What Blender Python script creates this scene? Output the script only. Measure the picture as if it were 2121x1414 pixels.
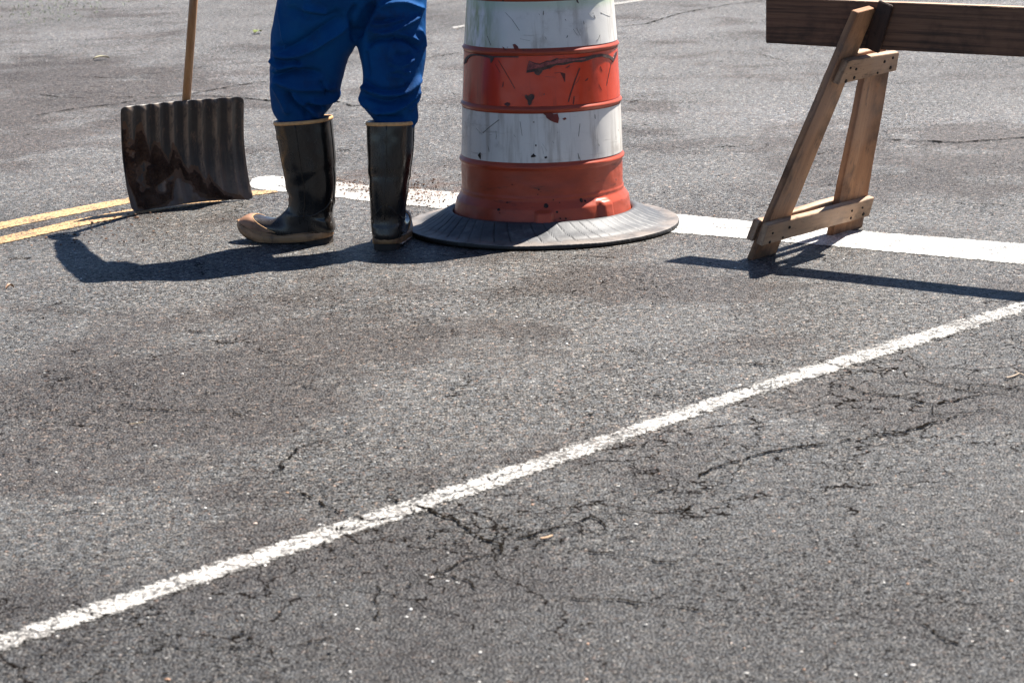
import bpy, bmesh, math, random
import numpy as np
from math import sin, cos, pi, radians, atan2, sqrt, exp
from mathutils import Vector, Matrix, noise
random.seed(7)
for o in list(bpy.data.objects): bpy.data.objects.remove(o)
S = bpy.context.scene

# ---------------------------------------------------------------- camera, sky, sun, exposure
FP, CH, PITCH, ROLL = 5000.0, 1.4, radians(12.8), radians(1.5)     # focal length in photo pixels, camera height
cam_d = bpy.data.cameras.new('camera'); cam = bpy.data.objects.new('camera', cam_d)
S.collection.objects.link(cam); S.camera = cam
fwd = Vector((0, cos(PITCH), -sin(PITCH))); up0 = Vector((0, sin(PITCH), cos(PITCH))); rt0 = Vector((1, 0, 0))
rt = rt0*cos(ROLL) - up0*sin(ROLL); up = rt0*sin(ROLL) + up0*cos(ROLL)
CP = Vector((0, 0, CH))
cam.matrix_world = Matrix(((rt.x, up.x, -fwd.x, CP.x), (rt.y, up.y, -fwd.y, CP.y), (rt.z, up.z, -fwd.z, CP.z), (0, 0, 0, 1)))
cam_d.sensor_width = 36; cam_d.lens = FP/2121*36; cam_d.clip_start = 0.1; cam_d.clip_end = 600
cam_d.dof.use_dof = True; cam_d.dof.focus_distance = 7.7; cam_d.dof.aperture_fstop = 9.5

W = bpy.data.worlds.new('World'); S.world = W; W.use_nodes = True
SUN = Vector((0.455, 0.405, 1.0)).normalized()
elev = math.asin(SUN.z); azi = atan2(SUN.x, SUN.y)
sky = W.node_tree.nodes.new('ShaderNodeTexSky'); sky.sky_type = 'NISHITA'; sky.sun_disc = False
sky.sun_elevation = elev; sky.sun_rotation = azi; sky.altitude = 4000; sky.dust_density = 0.1; sky.ozone_density = 2.0
bg = W.node_tree.nodes['Background']; bg.inputs['Strength'].default_value = 0.05
W.node_tree.links.new(sky.outputs[0], bg.inputs['Color'])
sl = bpy.data.lights.new('sun', 'SUN'); sl.energy = 5.0; sl.angle = radians(0.5); sl.color = (1.0, 0.955, 0.89)
so = bpy.data.objects.new('sun', sl); S.collection.objects.link(so)
so.rotation_euler = (-SUN).to_track_quat('-Z', 'Y').to_euler(); so.location = (3, 12, 8)
S.view_settings.view_transform = 'Standard'; S.view_settings.look = 'None'
S.view_settings.exposure = 1.42; S.view_settings.gamma = 1

# ---------------------------------------------------------------- measuring helpers (photo pixel -> metres)
def ray(x, y): return rt*((x-1060.5)/FP) - up*((y-707)/FP) + fwd
def G(x, y, z=0.0):
    d = ray(x, y); return CP + d*((z-CH)/d.z)
def PL(x, y, p, n):
    d = ray(x, y); n = Vector(n); return CP + d*((Vector(p)-CP).dot(n)/d.dot(n))

# ---------------------------------------------------------------- object helpers
def mesh_obj(name, verts, faces, mat, parent=None, smooth=False, world=True):
    me = bpy.data.meshes.new(name); me.from_pydata([tuple(v) for v in verts], [], faces); me.update()
    o = bpy.data.objects.new(name, me); S.collection.objects.link(o)
    if mat: me.materials.append(mat)
    if smooth: me.polygons.foreach_set('use_smooth', [True]*len(me.polygons))
    if parent:
        o.parent = parent
        if world: o.matrix_parent_inverse = Matrix.Translation(-Vector(parent.location))
    return o
def bm_obj(name, bm, mat, parent=None, smooth=False):
    bmesh.ops.recalc_face_normals(bm, faces=bm.faces)
    me = bpy.data.meshes.new(name); bm.to_mesh(me); bm.free(); me.update()
    o = bpy.data.objects.new(name, me); S.collection.objects.link(o)
    if mat: me.materials.append(mat)
    if smooth: me.polygons.foreach_set('use_smooth', [True]*len(me.polygons))
    if parent: o.parent = parent; o.matrix_parent_inverse = Matrix.Translation(-Vector(parent.location))
    return o
def tag(o, label, cat, group=None, kind=None):
    if label: o['label'] = label
    if cat: o['category'] = cat
    if group: o['group'] = group
    if kind: o['kind'] = kind
    return o
def thing(name, label, cat, loc, group=None):
    o = bpy.data.objects.new(name, None); S.collection.objects.link(o); o.location = loc
    o.empty_display_size = 0.1
    return tag(o, label, cat, group)
def loft(rings, closed=True, cap=True):
    n = len(rings[0]); V = [p for r in rings for p in r]; Fc = []
    for i in range(len(rings)-1):
        for j in range(n if closed else n-1):
            k = (j+1) % n
            Fc.append((i*n+j, i*n+k, (i+1)*n+k, (i+1)*n+j))
    if cap:
        Fc.append(tuple(range(n))[::-1]); Fc.append(tuple(range((len(rings)-1)*n, len(rings)*n)))
    return V, Fc
def tube(pts, rads, seg=12):
    rings = []
    pts = [Vector(p) for p in pts]
    ref = Vector((0.3, 0.2, 0.93))
    for i, p in enumerate(pts):
        t = (pts[min(i+1, len(pts)-1)] - pts[max(i-1, 0)]).normalized()
        a = t.cross(ref)
        if a.length < 1e-3: a = t.cross(Vector((1, 0, 0)))
        a.normalize(); b = t.cross(a)
        r = rads[i] if hasattr(rads, '__len__') else rads
        rings.append([p + (a*cos(2*pi*k/seg) + b*sin(2*pi*k/seg))*r for k in range(seg)])
    return rings
def lerp(a, b, t): return a + (b-a)*t
def interp(tab, x):
    if x <= tab[0][0]: return tab[0][1]
    for (x0, y0), (x1, y1) in zip(tab, tab[1:]):
        if x <= x1: return lerp(y0, y1, (x-x0)/(x1-x0))
    return tab[-1][1]
def sstep(a, b, x):
    t = max(0.0, min(1.0, (x-a)/(b-a))); return t*t*(3-2*t)
def fbm(v, o=4): return noise.fractal(Vector(v), 0.9, 2.0, o)
def catmull(pts, n=8):
    P = [pts[0]]+list(pts)+[pts[-1]]; out = []
    for i in range(1, len(P)-2):
        for k in range(n):
            t = k/n; p0, p1, p2, p3 = [Vector(q) for q in P[i-1:i+3]]
            out.append(0.5*((2*p1)+(-p0+p2)*t+(2*p0-5*p1+4*p2-p3)*t*t+(-p0+3*p1-3*p2+p3)*t*t*t))
    out.append(Vector(P[-2])); return out
def remesh(parts, voxel, smooth_it=4):
    """parts: list of (verts, faces) -> one continuous closed surface (verts, faces)"""
    V = []; Fc = []
    for v, f in parts:
        b = len(V); V += [tuple(p) for p in v]; Fc += [tuple(i+b for i in q) for q in f]
    me = bpy.data.meshes.new('tmp'); me.from_pydata(V, [], Fc); me.update()
    bm = bmesh.new(); bm.from_mesh(me); bmesh.ops.recalc_face_normals(bm, faces=bm.faces); bm.to_mesh(me); bm.free()
    o = bpy.data.objects.new('tmp', me); S.collection.objects.link(o)
    m = o.modifiers.new('r', 'REMESH'); m.mode = 'VOXEL'; m.voxel_size = voxel
    if smooth_it:
        s = o.modifiers.new('s', 'SMOOTH'); s.iterations = smooth_it; s.factor = 0.5
    dg = bpy.context.evaluated_depsgraph_get(); ev = o.evaluated_get(dg); m2 = bpy.data.meshes.new_from_object(ev)
    bpy.data.objects.remove(o); bpy.data.meshes.remove(me)
    return m2
def capsule(p0, p1, r0, r1, seg=14, flat=None):
    p0, p1 = Vector(p0), Vector(p1); d = (p1-p0); L = d.length; t = d.normalized()
    a = t.cross(Vector((0.31, 0.17, 0.93))).normalized(); b = t.cross(a)
    rings = []
    for s_ in range(5):
        th = -pi/2 + s_*pi/2/5 + 0.08; rings.append((p0 + t*r0*sin(th), r0*cos(th)))
    for s_ in range(5):
        th = (s_+1)*pi/2/5 - 0.08 if s_ < 4 else pi/2-0.1; rings.append((p1 + t*r1*sin(th) if s_ else p1, r1*cos(th) if s_ else r1))
    R = [[c + (a*cos(2*pi*k/seg)+b*sin(2*pi*k/seg))*r for k in range(seg)] for c, r in rings]
    return loft(R)
def ellipsoid(c, ax, rx, ry, rz, n=20):
    c = Vector(c); X, Y, Z = ax; rings = []
    for i in range(n-1):
        th = -pi/2 + (i+0.6)*pi/(n-0.8)*1.0
        th = max(-pi/2+0.06, min(pi/2-0.06, th))
        rings.append([c + X*(rx*cos(th)*cos(2*pi*k/n)) + Y*(ry*cos(th)*sin(2*pi*k/n)) + Z*(rz*sin(th)) for k in range(n)])
    return loft(rings)

# ---------------------------------------------------------------- material helpers
class NT:
    def __init__(s, name):
        s.m = bpy.data.materials.new(name); s.m.use_nodes = True; s.t = s.m.node_tree; s.n = s.t.nodes
        s.b = s.n['Principled BSDF']; s.out = s.n['Material Output']
    def new(s, k, **kw):
        nd = s.n.new(k)
        for a, v in kw.items(): setattr(nd, a, v)
        return nd
    def lk(s, a, b): s.t.links.new(a, b)
    def set(s, nd, i, v):
        if hasattr(v, 'is_output'): s.lk(v, nd.inputs[i])
        else: nd.inputs[i].default_value = v
    def math(s, op, a, b=0.0, c=None, clamp=False):
        nd = s.new('ShaderNodeMath', operation=op); nd.use_clamp = clamp
        s.set(nd, 0, a); s.set(nd, 1, b)
        if c is not None: s.set(nd, 2, c)
        return nd.outputs[0]
    def mix(s, f, a, b, mode='MIX'):
        nd = s.new('ShaderNodeMix', data_type='RGBA', blend_type=mode)
        s.set(nd, 0, f)
        for i, v in ((6, a), (7, b)):
            if not hasattr(v, 'is_output') and len(v) == 3: v = (*v, 1)
            s.set(nd, i, v)
        return nd.outputs[2]
    def coord(s, scale=(1, 1, 1), loc=(0, 0, 0), rot=(0, 0, 0), out='Object'):
        if not hasattr(s, 'tc'): s.tc = s.new('ShaderNodeTexCoord')
        mp = s.new('ShaderNodeMapping'); s.lk(s.tc.outputs[out], mp.inputs[0])
        mp.inputs['Scale'].default_value = scale; mp.inputs['Location'].default_value = loc; mp.inputs['Rotation'].default_value = rot
        return mp.outputs[0]
    def noise(s, scale, detail=4, rough=0.55, vec=None, col=False, dist=0.0):
        nd = s.new('ShaderNodeTexNoise'); nd.inputs['Scale'].default_value = scale; nd.inputs['Detail'].default_value = detail
        nd.inputs['Roughness'].default_value = rough; nd.inputs['Distortion'].default_value = dist
        s.lk(vec if vec is not None else s.coord(), nd.inputs['Vector'])
        return nd.outputs['Color' if col else 0]
    def vor(s, scale, feature='F1', vec=None, rnd=1.0):
        nd = s.new('ShaderNodeTexVoronoi', feature=feature); nd.inputs['Scale'].default_value = scale
        nd.inputs['Randomness'].default_value = rnd
        s.lk(vec if vec is not None else s.coord(), nd.inputs['Vector'])
        return nd
    def step(s, x, a, b, lo=0.0, hi=1.0):
        nd = s.new('ShaderNodeMapRange', interpolation_type='SMOOTHSTEP')
        s.set(nd, 0, x); s.set(nd, 1, a); s.set(nd, 2, b); s.set(nd, 3, lo); s.set(nd, 4, hi); return nd.outputs[0]
    def ramp(s, f, stops):
        nd = s.new('ShaderNodeValToRGB'); s.lk(f, nd.inputs[0]); e = nd.color_ramp.elements
        while len(e) < len(stops): e.new(0.5)
        for el, (p, c) in zip(e, stops):
            el.position = p; el.color = (*c, 1) if len(c) == 3 else c
        return nd.outputs[0]
    def sep(s, v):
        nd = s.new('ShaderNodeSeparateXYZ'); s.lk(v, nd.inputs[0]); return nd.outputs
    def bump(s, h, strength=0.5, dist=0.01, nrm=None):
        nd = s.new('ShaderNodeBump'); s.set(nd, 'Height', h); nd.inputs['Strength'].default_value = strength
        nd.inputs['Distance'].default_value = dist
        if nrm is not None: s.lk(nrm, nd.inputs['Normal'])
        return nd.outputs[0]
    def fin(s, col=None, rough=None, nrm=None, spec=None, coat=None):
        if col is not None: s.set(s.b, 'Base Color', col if hasattr(col, 'is_output') else (*col, 1))
        if rough is not None: s.set(s.b, 'Roughness', rough)
        if nrm is not None: s.set(s.b, 'Normal', nrm)
        if spec is not None: s.set(s.b, 'Specular IOR Level', spec)
        if coat is not None: s.set(s.b, 'Coat Weight', coat[0]); s.set(s.b, 'Coat Roughness', coat[1])
        return s.m

# ---- asphalt: aggregate of stones 5-9 mm in dark binder, dark pits between, sparse pale stones
def asphalt_nodes(m):
    w = m.coord()
    warp = m.noise(55, 2, 0.5, w, col=True)
    wv = m.new('ShaderNodeVectorMath', operation='MULTIPLY_ADD'); m.lk(warp, wv.inputs[0]); wv.inputs[1].default_value = (0.008,)*3; m.lk(w, wv.inputs[2])
    wv = wv.outputs[0]
    v1 = m.vor(150, 'F1', wv); v2 = m.vor(60, 'F1', wv); ve = m.vor(150, 'DISTANCE_TO_EDGE', wv)
    v3 = m.vor(310, 'F1', wv)
    c1 = m.sep(v1.outputs['Color']); c2 = m.sep(v2.outputs['Color']); c3 = m.sep(v3.outputs['Color'])
    grey = m.ramp(c1[0], [(0, (.026, .025, .024)), (.2, (.064, .063, .062)), (.5, (.105, .104, .103)), (.8, (.155, .153, .150)), (.95, (.25, .245, .235)), (1, (.40, .39, .37))])
    tint = m.ramp(c1[1], [(0, (.86, .96, 1.08)), (.3, (1, 1, 1)), (.7, (1.06, 1, .94)), (.93, (1.18, .98, .82)), (1, (1.35, .9, .72))])
    col = m.mix(1.0, grey, tint, 'MULTIPLY')
    fine = m.mix(0.6, (1, 1, 1), m.ramp(c3[0], [(0, (.2, .2, .2)), (.5, (1, 1, 1)), (1, (2.0, 1.98, 1.94))]), 'MULTIPLY')
    col = m.mix(1.0, col, fine, 'MULTIPLY')
    # sparse pale and reddish stones
    pale = m.math('MULTIPLY', m.step(c2[0], .955, .965), m.step(v2.outputs['Distance'], .0042*60, .0030*60))
    col = m.mix(pale, col, m.ramp(c2[1], [(0, (.62, .6, .56)), (.6, (.5, .46, .4)), (1, (.36, .24, .18))]))
    # gaps between stones and ravelled pits, more of them in rough patches
    patch = m.noise(1.4, 4, 0.6, w)
    gapw = m.noise(30, 2, 0.6, w)
    gap = m.math('MULTIPLY', m.step(ve.outputs['Distance'], 0.14, 0.03), m.step(gapw, .38, .56))
    pit_n = m.noise(98, 3, 0.68, w, dist=0.7)
    thr = m.step(patch, .35, .68, .405, .475)
    pit = m.step(pit_n, thr, m.math('SUBTRACT', thr, 0.035))
    dark = m.math('MAXIMUM', m.math('MULTIPLY', gap, 0.75), m.math('MULTIPLY', pit, 0.93))
    col = m.mix(dark, col, (.010, .009, .008))
    # broad wear and dirt, then a painted vignette
    big = m.noise(0.55, 3, 0.5, w); big2 = m.noise(2.3, 5, 0.62, m.coord(loc=(3, 7, 1)))
    col = m.mix(1.0, col, m.ramp(big, [(.3, (.76, .74, .73)), (.5, (1, 1, 1)), (.7, (1.18, 1.19, 1.22))]), 'MULTIPLY')
    p = m.sep(w)
    def spot(px, py, rx, ry):
        g = G(px, py); a_ = m.math('DIVIDE', m.math('SUBTRACT', p[0], g.x), rx); b_ = m.math('DIVIDE', m.math('SUBTRACT', p[1], g.y), ry)
        return m.step(m.math('ADD', m.math('MULTIPLY', a_, a_), m.math('MULTIPLY', b_, b_)), 1.0, 0.0)
    wornz = None
    for q in ((860, 690, .5, .45), (250, 830, .9, .8), (1950, 320, .9, 1.3), (60, 200, 1.4, 2.6), (1250, 590, .7, .35), (640, 700, .8, .5), (1900, 830, .45, .35), (60, 950, .5, .5), (700, 1130, .5, .3)):
        z_ = spot(*q); wornz = z_ if wornz is None else m.math('MAXIMUM', wornz, z_)
    wear_or_edge = m.math('MULTIPLY', m.step(m.math('ADD', big2, m.math('MULTIPLY', wornz, .17)), .50, .68), 1.0)
    col = m.mix(m.math('MULTIPLY', wear_or_edge, .85), col, m.mix(1.0, col, (.66, .55, .48), 'MULTIPLY'))
    rav = m.math('MULTIPLY', wear_or_edge, m.step(m.noise(62, 4, .75, w, dist=.8), .48, .56)); col = m.mix(m.math('MULTIPLY', rav, .75), col, (.018, .014, .012))
    col = m.mix(m.step(p[1], 5.8, 3.5, 0, .58), col, (.020, .017, .015))  # lens vignette painted in: asphalt colour darkens toward the near foreground
    col = m.mix(m.step(p[1], 7.2, 10.5), col, m.mix(1.0, col, (1.34, 1.36, 1.40), 'MULTIPLY'))     # asphalt made paler with distance beyond the bar
    # connected hairline cracking: two sizes of block, broken up and wandering
    nd_ = m.new('ShaderNodeVectorMath', operation='MULTIPLY_ADD'); m.lk(m.noise(2.2, 5, .62, w, col=True), nd_.inputs[0]); nd_.inputs[1].default_value = (.42,)*3; m.lk(w, nd_.inputs[2])
    nd2 = m.new('ShaderNodeVectorMath', operation='MULTIPLY_ADD'); m.lk(m.noise(34, 2, .7, w, col=True), nd2.inputs[0]); nd2.inputs[1].default_value = (.030,)*3; m.lk(nd_.outputs[0], nd2.inputs[2])
    cz = nd2.outputs[0]; cw = m.noise(5.5, 4, .7, w)
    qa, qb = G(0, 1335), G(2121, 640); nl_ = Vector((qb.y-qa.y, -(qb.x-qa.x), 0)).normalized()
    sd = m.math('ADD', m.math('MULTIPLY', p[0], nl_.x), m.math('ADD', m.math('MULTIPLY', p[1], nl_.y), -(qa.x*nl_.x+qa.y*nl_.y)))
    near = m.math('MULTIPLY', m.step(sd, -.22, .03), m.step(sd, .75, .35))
    k1 = m.vor(1.25, 'DISTANCE_TO_EDGE', cz); k2 = m.vor(4.2, 'DISTANCE_TO_EDGE', cz)
    w1 = m.math('MULTIPLY', m.step(m.math('ADD', cw, m.math('MULTIPLY', near, .17)), .46, .66), .0046*1.25)
    w2 = m.math('MULTIPLY', m.step(m.math('ADD', cw, m.math('MULTIPLY', near, .20)), .56, .76), .0040*4.2)
    cr1 = m.step(k1.outputs['Distance'], m.math('ADD', w1, .0004), m.math('MULTIPLY', w1, .4)); cr2 = m.step(k2.outputs['Distance'], m.math('ADD', w2, .001), m.math('MULTIPLY', w2, .4))
    ck = m.math('MAXIMUM', m.math('MULTIPLY', cr1, m.step(w1, 0.0001, .002)), m.math('MULTIPLY', cr2, m.step(w2, 0.0002, .004)))
    col = m.mix(m.math('MULTIPLY', ck, .94), col, (.010, .008, .007)); dark = m.math('MAXIMUM', dark, ck)
    # near side of the thin line: darker asphalt plus lens vignette painted in
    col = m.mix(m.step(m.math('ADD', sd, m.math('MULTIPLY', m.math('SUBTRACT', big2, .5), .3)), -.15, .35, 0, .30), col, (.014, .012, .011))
    # rust-brown soil washed round the spill between the boots and the drum
    def blob(cx, cy, rx, ry):
        a = m.math('DIVIDE', m.math('SUBTRACT', p[0], cx), rx); b = m.math('DIVIDE', m.math('SUBTRACT', p[1], cy), ry)
        d = m.math('ADD', m.math('MULTIPLY', a, a), m.math('MULTIPLY', b, b)); return m.step(d, 1.0, 0.0)
    g1 = G(800, 372); g2 = G(900, 392)
    bl = m.math('MAXIMUM', blob(g1.x, g1.y, .28, .42), blob(g2.x, g2.y, .22, .3))
    soil = m.math('MULTIPLY', bl, m.step(m.noise(14, 4, .7, w), .42, .6))
    col = m.mix(m.math('MULTIPLY', soil, .6), col, (.13, .075, .05))
    m.ck = ck
    h = m.math('SUBTRACT', m.math('MULTIPLY', m.step(v1.outputs['Distance'], .75, 0.0), .5), m.math('MULTIPLY', m.step(pit_n, .41, .37), .8))
    h = m.math('ADD', h, m.math('MULTIPLY', c1[2], .7))
    col = m.mix(1.0, col, (.85, .835, .81), 'MULTIPLY')
    m.soil = bl
    return col, h, dark
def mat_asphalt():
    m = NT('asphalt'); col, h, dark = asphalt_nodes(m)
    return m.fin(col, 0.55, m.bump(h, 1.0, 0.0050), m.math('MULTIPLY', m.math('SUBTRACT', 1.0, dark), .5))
def mat_paint(name, c, wear=0.5, edge=0.12, dirt=(.35, .3, .26)):
    """road paint lying over the aggregate; worn off the pits and at ragged edges (V runs across the stripe)"""
    m = NT(name); acol, h, dark = asphalt_nodes(m); w = m.coord()
    uv = m.sep(m.coord(out='UV'))
    e = m.math('MINIMUM', uv[1], m.math('SUBTRACT', 1.0, uv[1]))
    e = m.math('MINIMUM', e, m.math('MULTIPLY', m.math('MINIMUM', uv[0], m.math('SUBTRACT', 1000.0, uv[0])), 1.0))
    nz = m.math('ADD', m.math('MULTIPLY', m.noise(110, 3, .7, w), .6), m.math('MULTIPLY', m.noise(28, 3, .6, w), .4))
    ed = m.step(m.math('SUBTRACT', e, m.math('MULTIPLY', m.math('SUBTRACT', nz, .46), edge*2.6)), edge*.05, edge*.16)
    wn = m.math('ADD', m.math('MULTIPLY', m.noise(78, 4, .8, w, dist=.5), .62), m.math('MULTIPLY', m.noise(6, 4, .65, w), .38))
    t0 = 0.385 + 0.115*wear
    worn = m.step(wn, t0, t0-.035)
    keep = m.math('MULTIPLY', ed, m.math('SUBTRACT', 1.0, m.math('MAXIMUM', m.math('MULTIPLY', worn, .92), m.math('MULTIPLY', dark, .45+.5*wear))))
    pc = m.mix(m.step(m.noise(7, 4, .65, w), .5, .75, 0, .5), c, m.mix(.5, c, dirt))
    pc = m.mix(m.step(m.noise(260, 2, .6, w), .55, .75, 0, .35), pc, m.mix(.6, c, dirt))
    pc = m.mix(m.math('MULTIPLY', m.soil, m.step(m.noise(38, 4, .75, w), .44, .6, 0, .75)), pc, (.30, .18, .13))
    col = m.mix(keep, acol, pc)
    m.lk(ed, m.b.inputs['Alpha'])
    return m.fin(col, 0.6, m.bump(h, 0.8, 0.004), 0.35)
def mat_wood(name, c1, c2, dark=(.05, .03, .02), rough=.65, knots=True, stain=.5, scale=1.0):
    m = NT(name); v = m.coord(scale=(1.2*scale, 14*scale, 14*scale)); o = m.coord()
    oi = m.new('ShaderNodeObjectInfo')
    ad = m.new('ShaderNodeVectorMath', operation='ADD'); m.lk(v, ad.inputs[0]); 
    mu = m.math('MULTIPLY', oi.outputs['Random'], 37.0); m.lk(mu, ad.inputs[1]); v = ad.outputs[0]
    wv = m.new('ShaderNodeTexWave', wave_type='BANDS', bands_direction='Z'); m.lk(v, wv.inputs[0]); wv.inputs['Scale'].default_value = .9
    wv.inputs['Distortion'].default_value = 7; wv.inputs['Detail'].default_value = 3; wv.inputs['Detail Scale'].default_value = .8
    g2 = m.noise(9, 5, .7, v)
    col = m.mix(wv.outputs['Fac'], c1, c2); col = m.mix(m.step(g2, .45, .7, 0, .5), col, m.mix(.5, c2, dark))
    st = m.noise(6, 5, .65, o); col = m.mix(m.step(st, .47, .70, 0, stain), col, dark); sc_ = m.noise(1, 5, .75, m.coord(scale=(11, 45, 45), loc=(5, 2, 1))); col = m.mix(m.step(sc_, .56, .68, 0, .6), col, dark)
    gw = m.noise(3, 4, .6, m.coord(loc=(9, 9, 9))); col = m.mix(m.step(gw, .45, .65, 0, .2), col, tuple(sum(c1)/3*k for k in (1.05, .97, .86)))
    if knots:
        k = m.vor(1.0, 'F1', m.coord(scale=(4.5, 13, 0), loc=(.3, .2, .4))); ck = m.sep(k.outputs['Color'])
        kk = m.math('MULTIPLY', m.step(k.outputs['Distance'], .26, .10), m.step(ck[0], .72, .73)); col = m.mix(m.math('MULTIPLY', kk, .85), col, dark)
    sp = m.step(m.noise(120, 2, .6, o), .68, .73, 0, .6); col = m.mix(sp, col, dark)
    h = m.math('ADD', m.math('MULTIPLY', wv.outputs['Fac'], .4), m.math('MULTIPLY', g2, .6))
    return m.fin(col, rough, m.bump(h, .35, .002), .3)
def mat_simple(name, c, rough=.6, c2=None, ns=20, bump=.2, bd=.002, spec=.4, lo=.4, hi=.7, amt=1.0, coat=None):
    m = NT(name); n = m.noise(ns, 5, .65)
    col = m.mix(m.step(n, lo, hi, 0, amt), c, c2 or tuple(x*.6 for x in c))
    return m.fin(col, rough, m.bump(m.noise(ns*6, 4, .6), bump, bd), spec, coat)

# ================================================================ THE SETTING
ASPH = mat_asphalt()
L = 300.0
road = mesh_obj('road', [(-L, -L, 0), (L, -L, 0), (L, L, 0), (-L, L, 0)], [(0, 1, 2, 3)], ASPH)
tag(road, None, None, kind='structure')

def strip_uv(name, left, right, z, mat, label, cat=None, group=None, ucaps=(True, True), upm=12.0):
    """ribbon between two polylines; V 0..1 across, U along in 1/upm m from the first end (999.. near the last when capped)"""
    V = []; Fc = []; UV = []
    n = len(left); d = 0; ds = [0]
    for i in range(1, n): d += (Vector(left[i])-Vector(left[i-1])).length; ds.append(d)
    for i in range(n):
        V += [(left[i][0], left[i][1], z), (right[i][0], right[i][1], z)]
        u = ds[i]*upm if ucaps[0] else 500
        if ucaps[1] and ds[i] > d*.5: u = 1000 - (d-ds[i])*upm
        UV += [(u, 0), (u, 1)]
    for i in range(n-1): Fc.append((2*i, 2*i+1, 2*i+3, 2*i+2))
    o = mesh_obj(name, V, Fc, mat); uvl = o.data.uv_layers.new(name='UVMap')
    for poly in o.data.polygons:
        for li in poly.loop_indices: uvl.data[li].uv = UV[o.data.loops[li].vertex_index]
    o['kind'] = 'structure'
    if label: o['label'] = label
    return o
def line_from_px(name, p_top, p_bot, mat, label, z=0.002, **kw):
    a = [G(*p) for p in p_top]; b = [G(*p) for p in p_bot]
    return strip_uv(name, a, b, z, mat, label, **kw)
WHITE = mat_paint('white_road_paint', (.52, .495, .46), .92, .48)
WHITE2 = mat_paint('stop_bar_paint', (.66, .64, .60), .66, .12)
YELL = mat_paint('yellow_road_paint', (.64, .39, .18), .75, .20, dirt=(.3, .22, .12))
def ext(p, q, k): return (p[0]+(q[0]-p[0])*k, p[1]+(q[1]-p[1])*k)
# near thin white stripe crossing the whole foreground (photo edges, extended off frame both ways)
top = [(0, 1312), (530, 1136), (1060, 963), (1500, 814), (1800, 718), (2121, 622)]
bot = [(0, 1352), (530, 1176), (1060, 1000), (1500, 845), (1800, 750), (2121, 650)]
t_ = [ext(top[0], top[1], -1.2)] + top + [ext(top[-1], top[-2], -1.5)]
b_ = [ext(bot[0], bot[1], -1.2)] + bot + [ext(bot[-1], bot[-2], -1.5)]
ta = [G(*p) for p in t_]; ba = [G(*p) for p in b_]
ta = catmull(ta, 40); ba = catmull(ba, 40)
for i in range(len(ta)):
    k = 0.006*fbm((i*.21, 0, 0)) ; ta[i] = ta[i] + Vector((k, k*.8, 0)); k = 0.006*fbm((i*.23, 5, 0)); ba[i] = ba[i] + Vector((k, -k, 0))
strip_uv('thin_white_line', ta, ba, 0.002, WHITE, None, ucaps=(False, False))
# broad white stop bar, rounded worn left end
top = [(517, 380), (524, 370), (540, 366), (565, 364), (640, 372), (760, 383), (950, 399), (1200, 424), (1400, 443), (1560, 459), (1800, 480), (2121, 505), (2700, 553)]
bot = [(517, 384), (524, 391), (540, 394), (565, 397), (640, 403), (760, 418), (950, 437), (1200, 463), (1400, 484), (1560, 497), (1800, 519), (2121, 549), (2700, 602)]
line_from_px('stop_bar', top, bot, WHITE2, None, ucaps=(True, False), upm=14)
# double yellow centre line
tu = [(-500, 580), (0, 461), (150, 431), (300, 404), (420, 391), (500, 383)]
bu = [(-500, 594), (0, 476), (150, 446), (300, 416), (420, 401), (500, 391)]
line_from_px('upper_yellow_line', tu, bu, YELL, None, ucaps=(False, True))
tl = [(-500, 608), (0, 491), (150, 457), (300, 428), (430, 408), (520, 396), (572, 395)]
bl_ = [(-500, 624), (0, 507), (150, 473), (300, 443), (430, 423), (520, 407), (578, 399)]
line_from_px('lower_yellow_line', tl, bl_, YELL, None, z=0.0025, ucaps=(False, True))
# far lane line seen both sides of the drum
tf = [(936, 56), (1110, 29), (1317, 0), (1500, -26)]; bf_ = [(938, 61), (1110, 34.5), (1317, 5), (1500, -21)]
line_from_px('far_white_line', tf, bf_, WHITE, None, ucaps=(True, False))

# ---- cracks: narrow jagged grooves filled with black dirt
CR = []
def crack(pts, w=0.006, gaps=.0, seed=0, jag=.010, sub=False):
    rnd = random.Random(seed+int(abs(pts[0][0]*10))); P = list(pts) if sub else [G(*p) for p in pts]; Q = []
    for a, b in zip(P, P[1:]):
        n = max(2, int((b-a).length/.012))
        Q += [a.lerp(b, i/n) for i in range(n)]
    Q.append(P[-1]); s = rnd.random()*50; R = []
    for i, q in enumerate(Q):
        t = (Q[min(i+1, len(Q)-1)]-Q[max(i-1, 0)]).normalized(); nn = Vector((-t.y, t.x, 0))
        R.append((q + nn*(jag*fbm((q.x*18+s, q.y*18, 0), 3) + jag*.35*(rnd.random()-.5)), nn))
    N = len(R)
    if pts[0][1] > 600 and w > .0041 and not sub:      # side branches that fork off and die out
        for i in range(6, N-4):
            if rnd.random() < .075:
                q = R[i][0]; t = (R[i+3][0]-R[i-3][0]).normalized(); a_ = rnd.choice((-1, 1))*rnd.uniform(.6, 1.5); L_ = rnd.uniform(.05, .22); P2 = [q]
                for k in range(5):
                    a_ += rnd.gauss(0, .35); P2.append(P2[-1]+Vector((t.x*cos(a_)-t.y*sin(a_), t.x*sin(a_)+t.y*cos(a_), 0))*L_/5)
                crack(P2, w*.62, -.4, seed+i, sub=True)
    for i in range(N-1):
        e = min(1, min(i, N-1-i)/6+.15)
        ws = [w*e*max(.45, .78+.8*fbm((j*.22+s, s, 0), 3)+rnd.uniform(-.2, .25)) for j in (i, i+1)]
        if noise.noise(Vector((i*.16+s, 3, s))) < gaps-.45: continue
        CR.append((R[i][0], R[i][1], ws[0], R[i+1][0], R[i+1][1], ws[1], w))
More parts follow.
